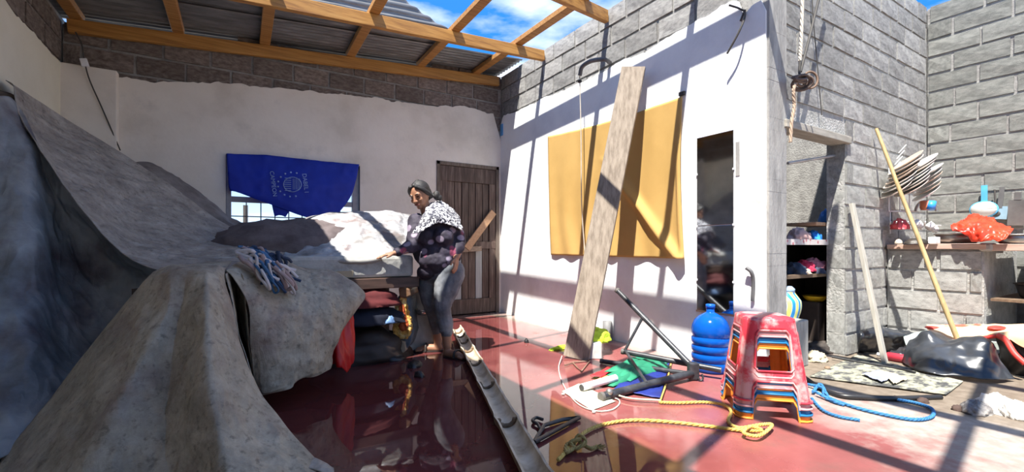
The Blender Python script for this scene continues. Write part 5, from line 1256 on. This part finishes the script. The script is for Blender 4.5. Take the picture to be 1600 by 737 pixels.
# striped bag on a stone block
bgc = AY(1247,480,FY+.10); zbk = AY(1247,497,FY+.10).z
o = MB().box((WX+.24,FY+.02,0),(AY(1268,500,FY).x,FY+.21,zbk)).build('concrete_step', M_conc, bevel=.01); tag(o, 'grey concrete block under the striped bag', 'block')
def striped():
    m = mat('striped_bag', [(.02,.26,.60),(.03,.30,.66)], rough=.45)
    t, n, L, b = extra(m); tcn = n.new('ShaderNodeTexCoord'); w = n.new('ShaderNodeTexWave'); w.inputs['Scale'].default_value = 5.2; w.bands_direction = 'X'; L.new(tcn.outputs['Object'], w.inputs['Vector'])
    r = n.new('ShaderNodeValToRGB'); r.color_ramp.interpolation = 'CONSTANT'; ramp_set(r, [(0,(.02,.26,.62)),(.42,(.75,.78,.74)),(.6,(.78,.74,.20))]); L.new(w.outputs['Fac'], r.inputs[0]); L.new(r.outputs[0], b.inputs['Base Color']); return m
bag = thing('striped_bag', 'blue and yellow striped shopping bag in the store doorway', 'bag', Vector((bgc.x,bgc.y,zbk)))
P = []
for i in range(15):
    t = i/14; row = []
    for k in range(25):
        a = 2*PI*k/24; w = .115*(.86+.22*math.sin(PI*t))*(1-.35*max(0,t-.7)/.3); row.append(Vector((bgc.x+w*math.cos(a)*1.0, bgc.y+.08+w*.75*math.sin(a), zbk+.20*t+.004*noise.noise(Vector((a,t*4,0))))))
    P.append(row)
P.append([Vector((bgc.x+.05*math.cos(2*PI*k/24), bgc.y+.08+.05*math.sin(2*PI*k/24), zbk+.21)) for k in range(25)])
MB().grid(P).build('body', striped(), bag)
MB().lathe([(.001,.20),(.05,.205),(.052,.235),(.03,.255),(.001,.258)], M=Matrix.Translation(Vector((bgc.x,bgc.y+.08,zbk))), seg=16).build('content', plain('pale_blue_lid', (.32,.45,.62), .5), bag)
yb = AY(1273,465,FY+.3); o = MB().lathe([(.07,0),(.10,.045),(.105,.05),(.098,.05),(.068,.008),(.001,.006)], M=Matrix.Translation(Vector((yb.x,yb.y,yb.z-.03))), seg=20).build('yellow_bowl', plain('yellow_plastic', (.75,.48,.03), .4)); tag(o, 'yellow plastic bowl behind the striped bag', 'bowl')
o = MB().box((yb.x-.10,yb.y-.08,0),(yb.x+.10,yb.y+.12,yb.z-.031)).build('crate', M_dark, bevel=.01); tag(o, 'dark crate under the yellow bowl', 'crate')
# ------------------------------------------------------------------ kitchen counter
CX = 5.33; CYR = 1.13; ZC = .985
DK = lambda u, v, d: D(u, v, d*1.07)
ctr_ = struct(MB().box((CX+.012,CYR,0),(RX,FY-.005,ZC-.06)).build('wall_counter', M_mortarlight))
courses(ctr_, (CX,FY,0), (0,-1,0), (-1,0,0), FY-CYR, 0, .925, M_blocklight, seed=51, ch=.185, bl=.36, proud=.006, thick=.10, joint=.018)
M_ctop = mat('pinkish_plank_top', [(.42,.28,.22),(.56,.40,.32)], rough=.75, sc=4, stretch=(6,1,6))
tops = thing('counter_top', 'pinkish worn plank top of the block counter', 'counter top', (CX+.4,1.3,ZC-.05))
for k in range(3): MB().box((CX-.03+k*.31,CYR-.02+.01*k,ZC-.058),(CX-.03+k*.31+.30,FY-.012,ZC-.015+.004*k)).build('plank', M_ctop, tops, bevel=.004)
tp2 = thing('kitchen_table', 'plank table with shelf of dark pots at the right edge of the photo', 'table', (CX+.4,.3,0))
for k in range(3): MB().box((CX-.01+k*.30,-.60,ZC-.07),(CX-.01+k*.30+.29,CYR-.03,ZC-.015)).build('plank', M_ctop, tp2, bevel=.004)
MB().box((CX,-.55,.50),(RX-.05,CYR-.04,.52)).build('shelf', M_shw, tp2); MB().box((CX+.01,-.55,.10),(CX+.05,CYR-.04,.16)).build('stretcher', plain('pale_green_bar', (.42,.48,.44), .6), tp2)
for x, y in ((CX+.04,-.5),(RX-.1,-.5),(RX-.1,CYR-.1)): MB().box((x-.03,y-.03,0),(x+.03,y+.03,ZC-.07)).build('leg', M_shw, tp2)
M_st = mat('dull_steel_basin', [(.30,.295,.28),(.42,.415,.40)], rough=.35, metal=.85, sc=6)
M_pot = mat('sooty_pot', [(.03,.027,.024),(.08,.07,.06)], rough=.5, metal=.3, sc=8)
def bowl(name, label, cat_, c, r, h, m, lip=True):
    t = thing(name, label, cat_, c); T = Matrix.Translation(Vector(c))
    MB().lathe([(.001,.002),(r*.72,.002),(r*.80,.02),(r*.97,h),(r*.95,h),(r*.78,.024),(r*.70,.008),(.001,.008)], M=T, seg=28).build('bowl', m, t)
    if lip: MB().tube([T @ Vector((r*math.cos(a), r*math.sin(a), h)) for a in [2*PI*k/28 for k in range(29)]], .006, 6, cap=False).build('rim', m, t)
    return t
bowl('basin', 'wide dull steel basin on the block counter', 'basin', DK(1497,375,3.78).xy.to_3d()+UP*(ZC-.008), .16, .085, M_st)
bowl('basin', 'steel bowl at the right edge of the photo', 'basin', DK(1588,377,3.42).xy.to_3d()+UP*(ZC-.014), .13, .075, M_st)
bowl('cooking_pot', 'sooty flat pot on the shelf under the table', 'pot', Vector((5.62,.86,.521)), .15, .12, M_pot)
bowl('cooking_pot', 'large sooty pot on the shelf at the right edge', 'pot', Vector((5.72,.46,.521)), .20, .20, M_pot)
# red cloth on the table
rows = [[DK(1490,355,3.8), DK(1508,346,3.8), DK(1522,338,3.8), DK(1548,345,3.7), DK(1578,362,3.5)], [DK(1488,360,3.65), DK(1508,354,3.62), DK(1526,352,3.6), DK(1552,356,3.5), DK(1578,366,3.4)],
        [DK(1500,364,3.55), DK(1515,362,3.52), DK(1530,362,3.48), DK(1556,366,3.42), DK(1576,370,3.36)], [DK(1525,372,3.5), DK(1535,374,3.46), DK(1545,376,3.42), DK(1558,377,3.38), DK(1570,378,3.35)]]
o = cloth('red_cloth', rows, 40, 60, mat('orange_red_shiny_cloth', [(.62,.025,.01),(.80,.08,.03)], rough=.35, sc=4), amp=.032, sc=7, seed=17, fine=.6); tag(o, 'shiny orange-red cloth heaped behind the steel basin', 'cloth')
o = MB().box((CX-.02,CYR-.06,ZC-.075),(CX+.12,CYR+.03,ZC-.005)).build('stone', M_conc, bevel=.02); tag(o, 'rough stone at the corner of the block counter', 'stone')
# hanging utensils on the far wall
XR = RX-.05
ld = thing('strainer', 'pale blue round strainer hanging on the grey block wall', 'strainer', AX(1538,330,XR))
M_lb = plain('sky_blue_plastic', (.10,.42,.68), .4)
c0 = AX(1538,327,XR); k = .075*1.9
P = [[c0+Vector((-.02-.05*math.cos(PI/2*i/6)*1.0, r_*0, 0))+Vector((0, -math.sin(PI/2*i/6)*.095*math.cos(a), math.sin(PI/2*i/6)*.072*math.sin(a))) for a in [2*PI*q/28 for q in range(29)]] for i in range(7) for r_ in (1,)]
MB().grid(P).build('bowl', mat('pale_mesh', [(.55,.56,.53),(.64,.65,.62)], rough=.6), ld, solid=.004)
MB().tube(P[-1], .010, 8, cap=False).build('rim', M_lb, ld)
MB().beam(c0+UP*.07, c0+UP*.24, .045, .016, up=(-1,0,0)).build('handle', M_lb, ld)
sp_ = thing('spatula', 'grey spatula hanging right of the blue strainer', 'spatula', AX(1563,330,XR))
MB().beam(AX(1566,292,XR), AX(1562,325,XR), .035, .012, up=(-1,0,0)).build('handle', plain('grey_handle', (.12,.12,.12), .5), sp_); MB().beam(AX(1563,322,XR), AX(1560,342,XR), .11, .008, up=(-1,0,0)).build('blade', plain('blue_grey_blade', (.25,.38,.46), .4), sp_)
kn = thing('ladle', 'dark thin ladle hanging between the strainer and the spatula', 'ladle', AX(1554,320,XR))
MB().tube([AX(1554,296,XR), AX(1556,330,XR)], .008, 6).build('handle', M_iron, kn); MB().ball(AX(1556,334,XR), (.015,.035,.03)).build('bowl', M_iron, kn)
gtr = thing('grater', 'flat metal grater hanging on the wall at the right edge', 'grater', AX(1591,345,XR))
MB().beam(AX(1590,312,XR), AX(1588,352,XR), .12, .012, up=(-1,0,0)).build('plate', M_st, gtr); MB().beam(AX(1591,300,XR), AX(1590,313,XR), .05, .012, up=(-1,0,0)).build('handle', M_st, gtr)
# dish rack with a fan of plates
M_wire = plain('white_coated_wire', (.70,.70,.70), .4)
dk = thing('dish_rack', 'white wire dish rack against the block wall corner', 'dish rack', DK(1420,330,4.0))
def wire(*pts, r=.005): MB().tube(list(pts), r, 6).build('wire', M_wire, dk)
d0 = 4.0
for u in (1391,1406,1421): wire(DK(u,262,d0), DK(u,330,d0))
wire(DK(1389,330,d0), DK(1428,330,d0)); wire(DK(1389,300,d0), DK(1428,300,d0)); wire(DK(1421,330,d0), DK(1421,298,d0), DK(1440,300,3.95)); wire(DK(1389,262,d0), DK(1389,330,d0)); wire(DK(1391,350,d0), DK(1470,352,d0)); wire(DK(1391,365,d0), DK(1391,262,d0))
for k in range(8): wire(DK(1390+k*9,352,d0), DK(1392+k*9,346,d0-.15))
for k in range(5): wire(DK(1392+3*k,275-9*k,d0-.02), DK(1404+3*k,262-9*k,d0-.02), r=.004)
rp = random.Random(2)
pm = MB().lathe([(.001,0),(.075,.0),(.12,.014),(.125,.020),(.119,.020),(.073,.007),(.001,.006)], seg=28)
PMATS = [mat('plate_cream', [(.60,.52,.45),(.68,.60,.53)], rough=.3, sc=3), mat('plate_tan', [(.46,.36,.28),(.55,.44,.35)], rough=.3, sc=3), mat('plate_white', [(.66,.63,.58),(.74,.71,.66)], rough=.3, sc=3)]
pmesh = []
for m in PMATS:
    me = pm.mesh('plate', Vector((0,0,0))); me.materials.append(m); pmesh.append(me)
spots = [(1402+ i*3.0, 298-i*7.5, 3.86, 'left fan') for i in range(7)]+[(1426+i*2.2, 296-i*6.2, 3.86, 'middle fan') for i in range(7)]+[(1449+i*1.0, 304-i*7.0, 3.95, 'right fan') for i in range(6)]
ordn = ['lowest','second lowest','third','fourth','fifth','second highest','highest']
cnt = {}
for (u, v, d, nm) in spots:
    i = cnt.get(nm, 0); cnt[nm] = i+1
    tot = 6 if nm == 'right fan' else 7
    wd_n = 'highest' if i == tot-1 else ordn[i]
    o = bpy.data.objects.new('plate', pmesh[rp.randrange(3)]); COL.objects.link(o); c = DK(u,v,d); WL[o] = c; o.location = c
    nrm = (UP*.82-(RT-FW*.9)/1.345*.55-(FW+RT*.9)/1.345*.26+Vector((rp.uniform(-.06,.06),rp.uniform(-.06,.06),0))).normalized()
    o.rotation_euler = nrm.to_track_quat('Z','Y').to_euler(); s = rp.uniform(.92,1.05)*(1.15 if nm != 'right fan' else .95); o.scale = (s,s,s)
    tag(o, '%s plate in the %s of the dish rack' % (wd_n, nm), 'plate', 'plates in the dish rack')
# cups and small things on the counter
def cup(label, c, r, h, m, tilt=(0,0,0)):
    t = thing('cup', label, 'cup', c, 'cups on the dish rack'); T = Matrix.Translation(Vector(c)) @ Matrix.Rotation(tilt[1], 4, 'Y') @ Matrix.Rotation(tilt[0], 4, 'X')
    MB().lathe([(.001,0),(r*.8,0),(r,h*.3),(r,h),(r*.92,h),(r*.9,.01),(.001,.01)], M=T, seg=16).build('cup', m, t)
    MB().tube([T @ Vector((r*.95+r*.75*math.sin(a), 0, h*.5+h*.32*math.cos(a))) for a in [PI*i/8 for i in range(9)]], r*.14, 6).build('handle', m, t)
M_cw = mat('white_china', [(.68,.67,.65),(.78,.77,.75)], rough=.25)
for k, (u, v, lb) in enumerate(((1428,352,'white china cup at the left end of the hanging row'), (1438,354,'white china cup second in the hanging row'), (1449,356,'white china cup in the middle of the hanging row'), (1462,360,'white china cup at the right end of the hanging row'))):
    cup(lb, DK(u,v,3.9), .030, .055, M_cw, (.5*(-1)**k, .8))
cup('orange and blue mug standing above the white cups', DK(1446,328,3.92), .042, .085, mat('orange_brown_glaze', [(.40,.12,.05),(.5,.16,.07)], rough=.3), (0,0))
o = MB().lathe([(.001,0),(.032,0),(.036,.075),(.03,.075),(.001,.01)], M=Matrix.Translation(DK(1454,327,3.88)) @ Matrix.Rotation(.3,4,'Y'), seg=16).build('blue_beaker', plain('blue_beaker', (.03,.25,.70), .4)); tag(o, 'small blue beaker beside the orange mug', 'beaker')
o = rag('red_white_packet', DK(1406,358,3.95), (.075,.05,.075), plain('red_packet', (.55,.06,.07), .4), seed=81); tag(o, 'crumpled red packet at the left of the dish rack', 'packet')
lid = MB(); cL = DK(1447,330,4.02); lid.tube([cL+RT*(.10*math.cos(a))+UP*(.10*math.sin(a)) for a in [PI*i/16 for i in range(17)]], .012, 8); o = lid.build('pot_rim', M_st); tag(o, 'steel hoop of a pot lid behind the mugs', 'pot lid')
o = MB().box(tuple(DK(1450,377,3.72).xy)+(ZC-.008,), tuple((DK(1450,377,3.72)+RT*.13+FW*.02).xy)+(ZC+.05,)).build('tin_box', M_wpaint, bevel=.004); tag(o, 'small white tin on the counter left of the basin', 'tin')
o = rag('black_pan', DK(1432,378,3.85).xy.to_3d()+UP*(ZC-.01), (.13,.08,.05), M_pot, seed=82, amp=.08); tag(o, 'black pan on the counter below the cups', 'pan')
o = rag('onion', DK(1404,378,3.9).xy.to_3d()+UP*(ZC-.012), (.03,.03,.045), plain('onion_skin', (.68,.56,.44), .5), seed=83, amp=.05, seg=16); tag(o, 'pale onion at the left end of the counter', 'onion')
o = MB().box((CX+.06,CYR-.30,.165),(CX+.22,CYR-.06,.26)).build('white_tray', M_wpaint, bevel=.02); tag(o, 'white tray on the bar under the table', 'tray')
